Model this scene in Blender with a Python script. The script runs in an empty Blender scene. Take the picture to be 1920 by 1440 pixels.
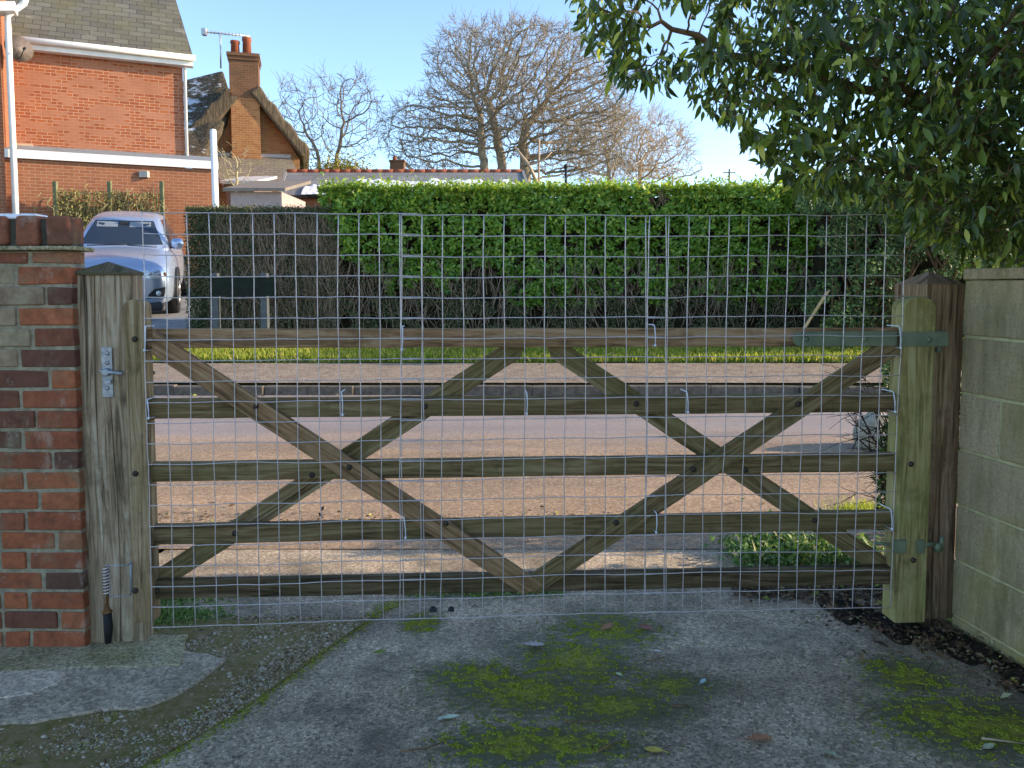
import bpy, bmesh, math, random
import numpy as np
from mathutils import Vector, Matrix, Quaternion, noise as mnoise
R = math.radians
rng = np.random.default_rng(7); random.seed(7)
S = bpy.context.scene
COL = S.collection
# ------------------------------------------------------------------ camera
F, PX, PY, PITCH, CH = 1450.0, 960.0, 636.0, R(3.8), 1.43
cam_d = bpy.data.cameras.new('camera'); cam = bpy.data.objects.new('camera', cam_d); COL.objects.link(cam)
cam.location = (0, 0, CH); cam.rotation_euler = (R(90) - PITCH, 0, 0)
cam_d.sensor_width = 36; cam_d.lens = 36 * F / 1920; cam_d.shift_y = -(720 - PY) / 1920
cam_d.clip_start = 0.05; cam_d.clip_end = 2000
S.camera = cam
# ------------------------------------------------------------------ light
SUN_EL = R(19); SUN_AZ = (0.998, 0.06)
sv = Vector((SUN_AZ[0] * math.cos(SUN_EL), SUN_AZ[1] * math.cos(SUN_EL), math.sin(SUN_EL))).normalized()
w = bpy.data.worlds.new('World'); S.world = w; w.use_nodes = True
wn = w.node_tree; bg = wn.nodes['Background']
sky = wn.nodes.new('ShaderNodeTexSky'); sky.sky_type = 'NISHITA'; sky.sun_disc = False
sky.sun_elevation = SUN_EL; sky.sun_rotation = math.atan2(sv.x, sv.y)
sky.air_density = 0.8; sky.dust_density = 0.35; sky.ozone_density = 2.0; sky.altitude = 0
wn.links.new(sky.outputs[0], bg.inputs[0]); bg.inputs[1].default_value = 0.15
sl = bpy.data.lights.new('sun', 'SUN'); sl.energy = 3.2; sl.angle = R(0.6); sl.color = (1.0, 0.79, 0.55)
so = bpy.data.objects.new('sun', sl); COL.objects.link(so); so.rotation_euler = sv.to_track_quat('Z', 'Y').to_euler()
so.location = (20, 0, 20)
S.view_settings.view_transform = 'Standard'; S.view_settings.look = 'None'; S.view_settings.gamma = 1
S.view_settings.exposure = 1.5

# ------------------------------------------------------------------ helpers
def ray(x, y):
    u = (x - PX) / F; v = (y - PY) / F
    return Vector((u, math.cos(PITCH) - v * math.sin(PITCH), -math.sin(PITCH) - v * math.cos(PITCH)))
def at(x, y, Y):
    d = ray(x, y); return Vector((0, 0, CH)) + d * (Y / d.y)
def zg(Y):                                  # ground height with distance
    P = [(-50, 0), (5.0, 0), (9.3, .13), (9.42, .25), (11.2, .34), (13, .61), (14.2, .84), (19, 1.4), (60, 1.75), (900, 1.75)]
    for (a, za), (b, zb) in zip(P, P[1:]):
        if Y <= b: return za + (zb - za) * (Y - a) / (b - a)
    return 1.75
def gd(x, y, z=0.0):                        # point on the near ground
    d = ray(x, y); t = (z - CH) / d.z
    p = Vector((0, 0, CH)) + d * t; return p

def tag(o, label=None, cat=None, group=None, kind=None):
    if label: o['label'] = label
    if cat: o['category'] = cat
    if group: o['group'] = group
    if kind: o['kind'] = kind
    return o
def empty(name, loc, rz=0, label=None, cat=None, group=None):
    o = bpy.data.objects.new(name, None); COL.objects.link(o); o.location = loc; o.rotation_euler = (0, 0, rz)
    o.empty_display_size = .1
    return tag(o, label, cat, group)
def link(name, me, parent=None):
    o = bpy.data.objects.new(name, me); COL.objects.link(o)
    if parent: o.parent = parent
    return o
def copy_tree(o, parent=None):
    c = o.copy(); COL.objects.link(c)
    if parent: c.parent = parent
    for ch in list(o.children): copy_tree(ch, c)
    return c

class MB:
    """collects shapes, links them as one mesh. Per-vertex 'tone' float and a uv (metres along/across grain)"""
    def __init__(s): s.v = []; s.f = []; s.uv = []; s.t = []; s.sm = []
    def add(s, vs, fs, uvs=None, tone=None, smooth=False):
        b = len(s.v); s.v += [tuple(p) for p in vs]
        tone = random.random() if tone is None else tone
        s.t += [tone] * len(vs)
        for i, f in enumerate(fs):
            s.f.append([b + k for k in f]); s.sm.append(smooth)
            s.uv.append(uvs[i] if uvs else [(0, 0)] * len(f))
    def box(s, a, b, tone=None, jit=0, M=None):
        (x0, y0, z0), (x1, y1, z1) = a, b
        vs = [Vector(p) for p in [(x0, y0, z0), (x1, y0, z0), (x1, y1, z0), (x0, y1, z0), (x0, y0, z1), (x1, y0, z1), (x1, y1, z1), (x0, y1, z1)]]
        if jit: vs = [v + Vector([random.uniform(-jit, jit) for _ in range(3)]) for v in vs]
        fs = [(0, 3, 2, 1), (4, 5, 6, 7), (0, 1, 5, 4), (1, 2, 6, 5), (2, 3, 7, 6), (3, 0, 4, 7)]
        o1 = random.random() * 20
        uvs = []
        for f in fs:
            n = (vs[f[1]] - vs[f[0]]).cross(vs[f[2]] - vs[f[0]])
            ax = max(range(3), key=lambda k: abs(n[k]))
            q = [k for k in range(3) if k != ax]
            uvs.append([(vs[k][q[0]] + o1, vs[k][q[1]] + o1) for k in f])
        if M: vs = [M @ v for v in vs]
        s.add(vs, fs, uvs, tone)
    def plank(s, p0, p1, side, wd, nrm, th, tone=None, nseg=1, jit=0, cut0=None, cut1=None):
        """board from p0 to p1, width wd along side, from face at nrm*0 to nrm*th; uv u along the grain"""
        p0 = Vector(p0); p1 = Vector(p1); side = Vector(side).normalized(); nrm = Vector(nrm).normalized()
        L = (p1 - p0).length; o1 = random.random() * 30; vs = []; 
        for i in range(nseg + 1):
            t = i / nseg; c = p0.lerp(p1, t)
            j = [Vector([random.uniform(-jit, jit) for _ in range(3)]) for _ in range(4)]
            e = (p1 - p0).normalized()
            sh = [0, 0, 0, 0]
            if i == 0 and cut0: sh = [cut0[0], cut0[1], cut0[1], cut0[0]]
            if i == nseg and cut1: sh = [cut1[0], cut1[1], cut1[1], cut1[0]]
            vs += [c - side * wd / 2 + j[0] + e * sh[0], c + side * wd / 2 + j[1] + e * sh[1],
                   c + side * wd / 2 + nrm * th + j[2] + e * sh[2], c - side * wd / 2 + nrm * th + j[3] + e * sh[3]]
        fs = []; uvs = []
        W = [0, wd, wd + th, 2 * wd + th, 2 * wd + 2 * th]
        for i in range(nseg):
            u0, u1 = L * i / nseg + o1, L * (i + 1) / nseg + o1
            for k in range(4):
                a, b = i * 4 + k, i * 4 + (k + 1) % 4
                fs.append((a, b, b + 4, a + 4)); uvs.append([(u0, W[k] + o1), (u0, W[k + 1] + o1), (u1, W[k + 1] + o1), (u1, W[k] + o1)])
        n = nseg * 4
        fs.append((3, 2, 1, 0)); uvs.append([(o1, o1 + .01 * k) for k in range(4)])
        fs.append((n, n + 1, n + 2, n + 3)); uvs.append([(o1, o1 + .01 * k) for k in range(4)])
        s.add(vs, fs, uvs, tone)
    def tube(s, pts, r, n=6, tone=None, cap=True, smooth=True):
        pts = [Vector(p) for p in pts]; m = len(pts); rs = r if hasattr(r, '__len__') else [r] * m
        vs = []; up = None; tone = random.random() if tone is None else tone
        for i in range(m):
            d = (pts[min(i + 1, m - 1)] - pts[max(i - 1, 0)])
            if d.length < 1e-9: d = Vector((0, 0, 1))
            d.normalize()
            if up is None:
                up = Vector((0, 0, 1)) if abs(d.z) < .9 else Vector((1, 0, 0))
            a = d.cross(up)
            if a.length < 1e-6: a = d.orthogonal()
            a.normalize(); up = a.cross(d).normalized()
            for k in range(n):
                th = 2 * math.pi * k / n
                vs.append(pts[i] + (a * math.cos(th) + up * math.sin(th)) * rs[i])
        fs = []; uvs = []; L = 0
        for i in range(m - 1):
            l2 = L + (pts[i + 1] - pts[i]).length
            for k in range(n):
                a, b = i * n + k, i * n + (k + 1) % n
                fs.append((a, b, b + n, a + n)); uvs.append([(L, k / n * .3), (L, (k + 1) / n * .3), (l2, (k + 1) / n * .3), (l2, k / n * .3)])
            L = l2
        if cap:
            fs.append(tuple(range(n - 1, -1, -1))); uvs.append([(0, 0)] * n)
            fs.append(tuple(range((m - 1) * n, m * n))); uvs.append([(0, 0)] * n)
        s.add(vs, fs, uvs, tone, smooth)
    def lathe(s, c, prof, n=16, axis=(0, 0, 1), tone=None, smooth=True):
        """prof: list of (r, h) along axis from c"""
        ax = Vector(axis).normalized(); a = ax.orthogonal().normalized(); b = ax.cross(a); c = Vector(c)
        vs = []
        for (r, h) in prof:
            for k in range(n):
                th = 2 * math.pi * k / n; vs.append(c + ax * h + (a * math.cos(th) + b * math.sin(th)) * max(r, 1e-4))
        fs = []
        for i in range(len(prof) - 1):
            for k in range(n):
                p, q = i * n + k, i * n + (k + 1) % n; fs.append((p, q, q + n, p + n))
        fs.append(tuple(range(n - 1, -1, -1))); m = (len(prof) - 1) * n; fs.append(tuple(range(m, m + n)))
        s.add(vs, fs, None, tone, smooth)
    def prism(s, poly, vec, tone=None, uvf=None):
        """closed polygon (3d points) extruded by vec"""
        n = len(poly); poly = [Vector(p) for p in poly]; vec = Vector(vec)
        vs = poly + [p + vec for p in poly]
        fs = [tuple(range(n - 1, -1, -1)), tuple(range(n, 2 * n))] + [(k, (k + 1) % n, (k + 1) % n + n, k + n) for k in range(n)]
        uvs = None
        if uvf: uvs = [[uvf(vs[k]) for k in f] for f in fs]
        s.add(vs, fs, uvs, tone)
    def build(s, name, m, parent=None, bevel=0, seg=2):
        me = bpy.data.meshes.new(name); me.from_pydata(s.v, [], s.f); me.validate(); 
        uv = me.uv_layers.new(name='UV')
        if len(me.loops) == sum(len(f) for f in s.f):
            fl = np.array([c for f in s.uv for p in f for c in p], dtype=np.float32); uv.data.foreach_set('uv', fl)
            me.polygons.foreach_set('use_smooth', s.sm)
        at_ = me.attributes.new('tone', 'FLOAT', 'POINT')
        if len(me.vertices) == len(s.t): at_.data.foreach_set('value', np.array(s.t, dtype=np.float32))
        bm = bmesh.new(); bm.from_mesh(me); bmesh.ops.recalc_face_normals(bm, faces=bm.faces); bm.to_mesh(me); bm.free()
        me.materials.append(m)
        o = link(name, me, parent)
        if bevel:
            b = o.modifiers.new('bevel', 'BEVEL'); b.width = bevel; b.segments = seg; b.limit_method = 'ANGLE'; b.angle_limit = R(40)
        return o

def npmesh(name, V, Fq, m, parent=None, tone=None, smooth=False):
    me = bpy.data.meshes.new(name); nv = len(V); nf, k = Fq.shape
    me.vertices.add(nv); me.vertices.foreach_set('co', np.ascontiguousarray(V, dtype=np.float32).ravel())
    me.loops.add(nf * k); me.loops.foreach_set('vertex_index', np.ascontiguousarray(Fq, dtype=np.int32).ravel())
    me.polygons.add(nf); me.polygons.foreach_set('loop_start', np.arange(nf, dtype=np.int32) * k)
    if smooth: me.polygons.foreach_set('use_smooth', np.ones(nf, dtype=bool))
    if tone is not None:
        a = me.attributes.new('tone', 'FLOAT', 'POINT'); a.data.foreach_set('value', tone.astype(np.float32))
    me.update(calc_edges=True); me.materials.append(m)
    return link(name, me, parent)

def unit(a): return a / (np.linalg.norm(a, axis=-1, keepdims=True) + 1e-9)
def leaf_template(kind):
    if kind == 'long':     # 5 rows x 3 columns, curved and folded
        V = []; 
        for t, wd in ((0, .02), (.22, .15), (.5, .2), (.78, .12), (1, .01)):
            zc = -.22 * t * t
            V += [(t, -wd, zc + wd * .35), (t, 0, zc), (t, wd, zc + wd * .35)]
        Fq = []
        for i in range(4):
            for j in range(2): Fq.append((i * 3 + j, i * 3 + j + 1, i * 3 + j + 4, i * 3 + j + 3))
        return np.array(V, float), np.array(Fq)
    if kind == 'diamond':
        V = [(0, 0, 0), (.5, -.26, .08), (1, 0, -.08), (.5, .26, .08), (.5, 0, 0)]
        return np.array(V, float), np.array([(0, 1, 2, 4), (0, 4, 2, 3)])
    if kind == 'blade':
        V = [(0, -.04, 0), (0, .04, 0), (.6, .03, .06), (.6, -.03, .06), (1, .005, .22), (1, -.005, .22)]
        return np.array(V, float), np.array([(0, 1, 2, 3), (3, 2, 4, 5)])
    if kind == 'stone':
        V = [(1, 0, 0), (0, 1, 0), (-1, 0, 0), (0, -1, 0), (.5, .5, .6), (-.5, .5, .7), (-.5, -.5, .55), (.5, -.5, .65)]
        return np.array(V, float), np.array([(0, 1, 4, 7), (1, 2, 5, 4), (2, 3, 6, 5), (3, 0, 7, 6), (4, 5, 6, 7), (0, 3, 2, 1)])
def scatter(name, m, parent, pos, axis, nrm, size, kind='diamond', smooth=False, tone=None, wide=1.0):
    T, Fq = leaf_template(kind); T = T * np.array([1, wide, 1])
    pos = np.asarray(pos, float); n = len(pos)
    ax = unit(np.asarray(axis, float)); nr = np.asarray(nrm, float)
    sd = unit(np.cross(nr, ax)); nr = np.cross(ax, sd)
    size = np.broadcast_to(np.asarray(size, float).reshape(-1, 1, 1), (n, 1, 1))
    P = T[None] * size
    V = pos[:, None] + P[:, :, 0:1] * ax[:, None] + P[:, :, 1:2] * sd[:, None] + P[:, :, 2:3] * nr[:, None]
    Q = (Fq[None] + (np.arange(n) * len(T))[:, None, None]).reshape(-1, Fq.shape[1])
    tone = rng.random(n) if tone is None else tone
    return npmesh(name, V.reshape(-1, 3), Q, m, parent, np.repeat(tone, len(T)), smooth)

# ---- space colonisation (branching that fills a volume)
def colonise(roots, pts, step, infl, kill, maxit=400, bias=(0, 0, 0), jitter=.12):
    nodes = [np.array(r, float) for r, _ in roots]; par = [-1] * len(nodes)
    for i, (r, path) in enumerate(roots):               # path: given trunk points
        last = i
        for q in path:
            q = np.array(q, float); a = nodes[last]; L = np.linalg.norm(q - a); k = max(1, int(L / step))
            for j in range(1, k + 1):
                nodes.append(a + (q - a) * j / k + (rng.normal(0, step * .12, 3) if j < k else 0)); par.append(last); last = len(nodes) - 1
    A = np.array(pts, float); N = np.array(nodes)
    best = np.full(len(A), 1e9); bi = np.zeros(len(A), int); alive = np.ones(len(A), bool); start = 0
    bias = np.array(bias, float); seen = {}
    for it in range(maxit):
        new = N[start:]
        for c in range(0, len(new), 400):
            D = np.linalg.norm(A[:, None] - new[None, c:c + 400], axis=2); j = D.argmin(1); d = D[np.arange(len(A)), j]
            u = d < best; best[u] = d[u]; bi[u] = j[u] + start + c
        alive &= best > kill
        act = alive & (best < infl)
        if not act.any(): break
        start = len(N); idx = np.unique(bi[act]); add = []
        dirs = np.zeros((len(N), 3)); np.add.at(dirs, bi[act], unit(A[act] - N[bi[act]]))
        for k in idx:
            d = dirs[k]; L = np.linalg.norm(d)
            if L < .05: d = rng.normal(0, 1, 3); L = np.linalg.norm(d)
            d = d / L + rng.normal(0, jitter, 3) + bias; d /= np.linalg.norm(d)
            p = N[k] + d * step
            if seen.get(k, 0) > 3: continue
            seen[k] = seen.get(k, 0) + 1
            add.append(p); par.append(k)
        if not add: break
        N = np.vstack([N, add])
    return N, np.array(par)
def branch_mesh(mb, N, par, r0, power=2.3, rmax=1, thin=3, thick=7, minr=0):
    n = len(N); r = np.zeros(n); ch = [[] for _ in range(n)]
    for i in range(n):
        if par[i] >= 0: ch[par[i]].append(i)
    order = list(range(n - 1, -1, -1))
    for i in order:
        r[i] = r0 if not ch[i] else min(rmax, sum(r[c] ** power for c in ch[i]) ** (1 / power))
        if len(ch[i]) == 1: r[i] = min(rmax, r[i] * 1.01)
    heads = [i for i in range(n) if par[i] < 0]; stack = [(h, None) for h in heads]
    while stack:
        i, pr = stack.pop(); pts = []; rs = []
        if pr is not None: pts.append(N[pr]); rs.append(min(r[pr], r[i] * 1.15))
        cur = i
        while True:
            pts.append(N[cur]); rs.append(r[cur])
            if not ch[cur]: break
            c = sorted(ch[cur], key=lambda k: -r[k]); 
            for k in c[1:]: stack.append((k, cur))
            cur = c[0]
        if len(pts) > 1 and rs[0] >= minr:
            rs[-1] *= .5
            mb.tube(pts, rs, n=thick if rs[0] > r0 * 6 else (4 if rs[0] > r0 * 2.5 else thin), cap=False)
    return r, ch

# ------------------------------------------------------------------ materials
class M:
    def __init__(s, name):
        s.m = bpy.data.materials.new(name); s.m.use_nodes = True; s.t = s.m.node_tree; s.b = s.t.nodes['Principled BSDF']
    def n(s, ty, ins=None, **pr):
        nd = s.t.nodes.new(ty)
        for k, v in pr.items(): setattr(nd, k, v)
        for k, v in (ins or {}).items(): s.set(nd.inputs[k], v)
        return nd
    def set(s, sock, v):
        if isinstance(v, bpy.types.NodeSocket): s.t.links.new(v, sock)
        else:
            if sock.type == 'RGBA' and hasattr(v, '__len__') and len(v) == 3: v = (*v, 1)
            sock.default_value = v
    def co(s, kind='Object', sc=(1, 1, 1), loc=(0, 0, 0)):
        if kind == 'World': o = s.n('ShaderNodeNewGeometry').outputs['Position']
        else: o = s.n('ShaderNodeTexCoord').outputs[kind]
        return s.n('ShaderNodeMapping', {'Vector': o, 'Scale': sc, 'Location': loc}).outputs[0]
    def noise(s, v, scale=5, detail=6, rough=.6, dist=0, col=False):
        nd = s.n('ShaderNodeTexNoise', {'Vector': v, 'Scale': scale, 'Detail': detail, 'Roughness': rough, 'Distortion': dist})
        return nd.outputs['Color' if col else 'Fac']
    def vor(s, v, scale=5, feature='F1', out='Distance', rand=1):
        nd = s.n('ShaderNodeTexVoronoi', {'Vector': v, 'Scale': scale, 'Randomness': rand}, feature=feature); return nd.outputs[out]
    def ramp(s, f, st, interp='LINEAR'):
        nd = s.n('ShaderNodeValToRGB', {'Fac': f}); cr = nd.color_ramp; cr.interpolation = interp
        while len(cr.elements) < len(st): cr.elements.new(.5)
        for e, (p, c) in zip(cr.elements, st):
            e.position = p; e.color = (c, c, c, 1) if not hasattr(c, '__len__') else (*c, 1)
        return nd.outputs[0]
    def mix(s, f, a, b, mode='MIX'):
        nd = s.n('ShaderNodeMix', data_type='RGBA', blend_type=mode); s.set(nd.inputs[0], f); s.set(nd.inputs[6], a); s.set(nd.inputs[7], b)
        return nd.outputs[2]
    def math(s, op, a, b=0.0, clamp=False):
        nd = s.n('ShaderNodeMath', operation=op, use_clamp=clamp); s.set(nd.inputs[0], a); s.set(nd.inputs[1], b); return nd.outputs[0]
    def sep(s, v):
        return s.n('ShaderNodeSeparateXYZ', {'Vector': v}).outputs
    def tone(s): return s.n('ShaderNodeAttribute', attribute_name='tone').outputs['Fac']
    def bump(s, h, strength=.5, dist=.01, normal=None):
        nd = s.n('ShaderNodeBump', {'Height': h, 'Strength': strength, 'Distance': dist})
        if normal: s.set(nd.inputs['Normal'], normal)
        return nd.outputs[0]
    def out(s, col, rough=.8, bump=None, spec=.3, metal=0):
        s.set(s.b.inputs['Base Color'], col); s.set(s.b.inputs['Roughness'], rough); s.set(s.b.inputs['Specular IOR Level'], spec); s.set(s.b.inputs['Metallic'], metal)
        if bump is not None: s.set(s.b.inputs['Normal'], bump)
        return s.m

def mat_wood(name, c_dark, c_mid, c_light, green, gamt=.5, crack=.5, k=1.0):
    c_dark = tuple(x * .8 for x in c_dark); c_mid = tuple(x * v for x, v in zip(c_mid, (1.08, .98, .9)))
    m = M(name); uv = m.co('UV', (2.2, 38, 1)); uv2 = m.co('UV', (3.5, 9, 1)); uvc = m.co('UV', (1.6, 60, 1))
    g = m.noise(uv, 1.0, 8, .7, 1.2)
    c = m.ramp(g, [(.36, c_dark), (.5, c_mid), (.64, c_light)])
    kn = m.vor(uv2, .55); c = m.mix(m.ramp(kn, [(0, .9), (.09, 0)]), c, tuple(k * .35 for k in c_dark))
    ob = m.co('Object')
    gm = m.ramp(m.noise(ob, 3.2, 7, .7), [(.42, 0), (.66, gamt)]); c = m.mix(gm, c, green)
    st = m.ramp(m.noise(ob, 7, 8, .75), [(.52, 0), (.75, .7)]); c = m.mix(st, c, tuple(k * .5 for k in c_dark))
    ck = m.ramp(m.noise(uvc, .5, 3, .5, .3), [(.31, 1), (.36, 0)]); ck = m.math('MULTIPLY', ck, crack); c = m.mix(ck, c, (.012, .01, .008))
    c = m.mix(m.math('MULTIPLY', m.tone(), .35), c, tuple(k * .55 for k in c_mid))
    h = m.math('SUBTRACT', g, m.math('MULTIPLY', ck, 1.6))
    return m.out(c, .88, m.bump(h, .7, .004), .2)
WOOD_GATE = mat_wood('gate_timber', (.055, .036, .018), (.19, .14, .07), (.34, .27, .15), (.15, .145, .045), .6)
WOOD_DARK = mat_wood('bottom_rail_timber', (.03, .02, .012), (.1, .072, .04), (.2, .15, .09), (.08, .085, .03), .5)
WOOD_TOP = mat_wood('top_rail_timber', (.08, .043, .022), (.29, .185, .1), (.46, .32, .19), (.2, .17, .07), .3)
WOOD_POST = mat_wood('weathered_oak', (.1, .072, .045), (.33, .265, .18), (.56, .48, .36), (.25, .21, .11), .3, 1)
WOOD_GREEN = mat_wood('algae_timber', (.12, .1, .04), (.28, .25, .105), (.4, .36, .18), (.24, .245, .065), .7, .3)
WOOD_BROWN = mat_wood('brown_post', (.07, .042, .024), (.24, .165, .1), (.42, .31, .2), (.16, .13, .06), .3, .7)

def mat_brick(name, cols, sc=9, moss=(.25, .26, .14), mossamt=.5, bumps=.7):
    m = M(name); t = m.tone(); ob = m.co('Object')
    c = m.ramp(t, cols)
    n1 = m.noise(ob, sc * 2.2, 8, .7); c = m.mix(m.ramp(n1, [(.35, 0), (.7, .65)]), c, tuple(k * .45 for k in cols[0][1]))
    n3 = m.noise(ob, sc * .6, 5, .6); c = m.mix(m.ramp(n3, [(.54, 0), (.68, mossamt)]), c, moss)
    n4 = m.noise(m.co('Object', (1, 1, .6), (3, 1, 7)), sc * .9, 7, .75); c = m.mix(m.ramp(n4, [(.56, 0), (.72, .7)]), c, (.42, .37, .3))
    n2 = m.noise(ob, sc * 8, 6, .7)
    return m.out(c, .9, m.bump(m.math('ADD', n2, n1), bumps, .004), .15)
BRICK = mat_brick('old_red_brick', [(0, (.13, .07, .05)), (.3, (.22, .085, .05)), (.6, (.36, .115, .055)), (.85, (.44, .14, .06)), (1, (.36, .17, .09))], 9, (.2, .19, .12), .6)
BRICKP = mat_brick('limewashed_brick', [(0, (.24, .15, .1)), (.5, (.36, .3, .19)), (1, (.3, .16, .1))], 9, (.38, .35, .22), .7)
BRICKC = mat_brick('coping_brick', [(0, (.15, .075, .05)), (1, (.3, .11, .06))], 9, (.09, .08, .05), .6)
def mat_rough(name, a, b, dark, rough=.92, sc=90):
    m = M(name); w_ = m.co('World'); n1 = m.noise(w_, 4, 8, .7); c = m.ramp(n1, [(.35, a), (.6, b)])
    n2 = m.noise(w_, sc, 5, .85); c = m.mix(m.ramp(n2, [(.36, .9), (.5, 0)]), c, dark); c = m.mix(m.ramp(n2, [(.56, 0), (.68, .7)]), c, tuple(min(.75, k * 1.6) for k in b))
    gr = m.sep(m.vor(w_, sc * 1.1, 'F1', 'Color'))[0]; c = m.mix(.7, c, m.ramp(gr, [(0, .45), (.5, .95), (1, 1.4)]), 'MULTIPLY'); n3 = m.noise(w_, 11, 8, .75); c = m.mix(m.ramp(n3, [(.52, 0), (.68, .55)]), c, dark)
    return m.out(c, rough, m.bump(m.math('ADD', n2, n1), 1.0, .007), .12)
def mat_simple(name, col, rough=.8, sc=20, var=.35, bmp=.3, spec=.3, metal=0, dist=.003, col2=None):
    m = M(name); ob = m.co('Object'); n = m.noise(ob, sc, 7, .65)
    c2 = col2 or tuple(k * (1 - var) for k in col)
    c = m.mix(m.ramp(n, [(.35, 0), (.65, 1)]), col, c2)
    return m.out(c, rough, m.bump(n, bmp, dist), spec, metal)
MORTAR = mat_simple('lime_mortar', (.36, .32, .22), .95, 30, .45, .8, .1)
def mat_block():
    m = M('mossy_block'); ob = m.co('Object'); t = m.tone()
    c = m.ramp(t, [(0, (.42, .33, .18)), (1, (.58, .46, .28))])
    n = m.noise(ob, 110, 5, .85); c = m.mix(m.ramp(n, [(.5, 0), (.64, .7)]), c, (.16, .13, .075))
    n2 = m.noise(ob, 2.4, 6, .65); z = m.sep(ob)[2]
    low = m.math('MULTIPLY', m.math('SUBTRACT', .62, z), .30, True)
    g = m.ramp(m.math('ADD', n2, low), [(.54, 0), (.72, .75)]); c = m.mix(g, c, (.29, .26, .07))
    n3 = m.noise(m.co('Object', (3, 3, .8)), 2.5, 8, .75); c = m.mix(m.ramp(n3, [(.46, 0), (.66, .75)]), c, (.17, .15, .07))
    return m.out(c, .93, m.bump(m.noise(ob, 70, 7, .8), 1.0, .01), .12)
BLOCK = mat_block()
BLOCKM = mat_simple('block_mortar', (.5, .45, .24), .95, 20, .35, .5, .1)
GALV = mat_simple('galvanised_wire', (.66, .6, .6), .42, 60, .25, .1, .5, .35)
STEEL = mat_simple('zinc_plate', (.42, .45, .48), .5, 40, .4, .2, .5, .6)
STEELG = mat_simple('algae_steel', (.2, .235, .15), .6, 14, .45, .3, .35, .3, col2=(.12, .16, .1))
BOLT = mat_simple('rusty_bolt', (.07, .055, .045), .6, 30, .5, .3, .4, .5)
RUST = mat_simple('rusty_iron', (.25, .13, .05), .8, 40, .5, .5, .2, .3)
RUBBER = mat_simple('black_rubber', (.018, .018, .02), .7, 40, .3, .2, .3)
WHITE = mat_simple('white_upvc', (.78, .78, .76), .45, 4, .12, .05)
SNOW = mat_simple('thin_snow', (.82, .85, .9), .7, 12, .1, .6, .3, dist=.02)
LEAD = mat_simple('grey_felt', (.24, .27, .29), .75, 6, .3, .3)
STONE = mat_simple('kerb_concrete', (.17, .145, .115), .9, 16, .5, .6, .15, dist=.006)
CONC = mat_rough('render_footing', (.4, .33, .23), (.58, .48, .35), (.17, .14, .1))
CONCG = mat_rough('mossy_ledge', (.32, .29, .14), (.5, .43, .28), (.14, .12, .06))
CONCL = mat_rough('pale_patch', (.6, .51, .38), (.72, .61, .47), (.36, .3, .22))
BARK = mat_simple('bare_bark', (.42, .35, .25), .95, 4, .5, .5, .1, dist=.02)
BARKF = mat_simple('pale_twigs', (.56, .43, .28), .95, 3, .35, .3, .1, dist=.02)
BARKD = mat_simple('brown_branch', (.24, .15, .08), .9, 30, .5, .5, .15, dist=.003)
SOIL = mat_simple('dark_soil', (.035, .028, .02), .95, 40, .5, 1, .1, dist=.01)
TERRA = mat_simple('terracotta', (.3, .1, .055), .8, 10, .3, .3, .15)
DARK = mat_simple('dark_plastic', (.03, .032, .035), .5, 20, .3, .1)

def mat_leaf(name, cols, rough=.38, trans=.25, spec=.45, ns=0):
    m = M(name); t = m.tone(); c = m.ramp(t, cols)
    if ns:
        nz = m.noise(m.co('World'), ns, 4, .6); c = m.mix(m.ramp(nz, [(.42, 0), (.62, .55)]), c, tuple(k * .45 for k in cols[0][1]))
    m.out(c, rough, None, spec)
    tr = m.n('ShaderNodeBsdfTranslucent', {'Color': m.mix(1.0, c, (1.3, 1.35, .7, 1), 'MULTIPLY')})
    mx = m.n('ShaderNodeMixShader', {0: trans, 1: m.b.outputs[0], 2: tr.outputs[0]})
    m.t.links.new(mx.outputs[0], m.t.nodes['Material Output'].inputs['Surface'])
    return m.m
LEAF_TREE = mat_leaf('evergreen_leaf', [(0, (.03, .05, .01)), (.35, (.08, .125, .022)), (.7, (.22, .3, .05)), (1, (.55, .55, .1))], .3, .45, .55)
LEAF_LAUREL = mat_leaf('laurel_leaf', [(0, (.05, .12, .015)), (.4, (.12, .25, .03)), (.75, (.26, .4, .05)), (1, (.58, .58, .08))], .35, .28, .45)
LEAF_PRIVET = mat_leaf('privet_leaf', [(0, (.04, .06, .028)), (.6, (.08, .11, .045)), (1, (.2, .17, .09))], .6, .15, .2)
LEAF_HOLLY = mat_leaf('shrub_leaf', [(0, (.03, .055, .018)), (.6, (.07, .13, .035)), (1, (.18, .26, .08))], .5, .25, .3)
GRASS = mat_leaf('grass_blade', [(0, (.15, .2, .03)), (.6, (.33, .4, .06)), (.9, (.55, .5, .14)), (1, (.6, .48, .25))], .6, .45, .2)
WEED = mat_leaf('weed_leaf', [(0, (.06, .13, .03)), (.5, (.14, .26, .07)), (.85, (.26, .36, .14)), (1, (.45, .42, .24))], .5, .3, .3)
DEADLEAF = mat_leaf('dead_leaf', [(0, (.05, .035, .02)), (.4, (.13, .075, .04)), (.75, (.22, .15, .08)), (.86, (.42, .36, .22)), (.94, (.2, .26, .06)), (1, (.7, .58, .1))], .7, .1, .2)
TWIG = mat_simple('dry_twig', (.17, .13, .09), .9, 10, .4, .2, .1)
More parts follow.
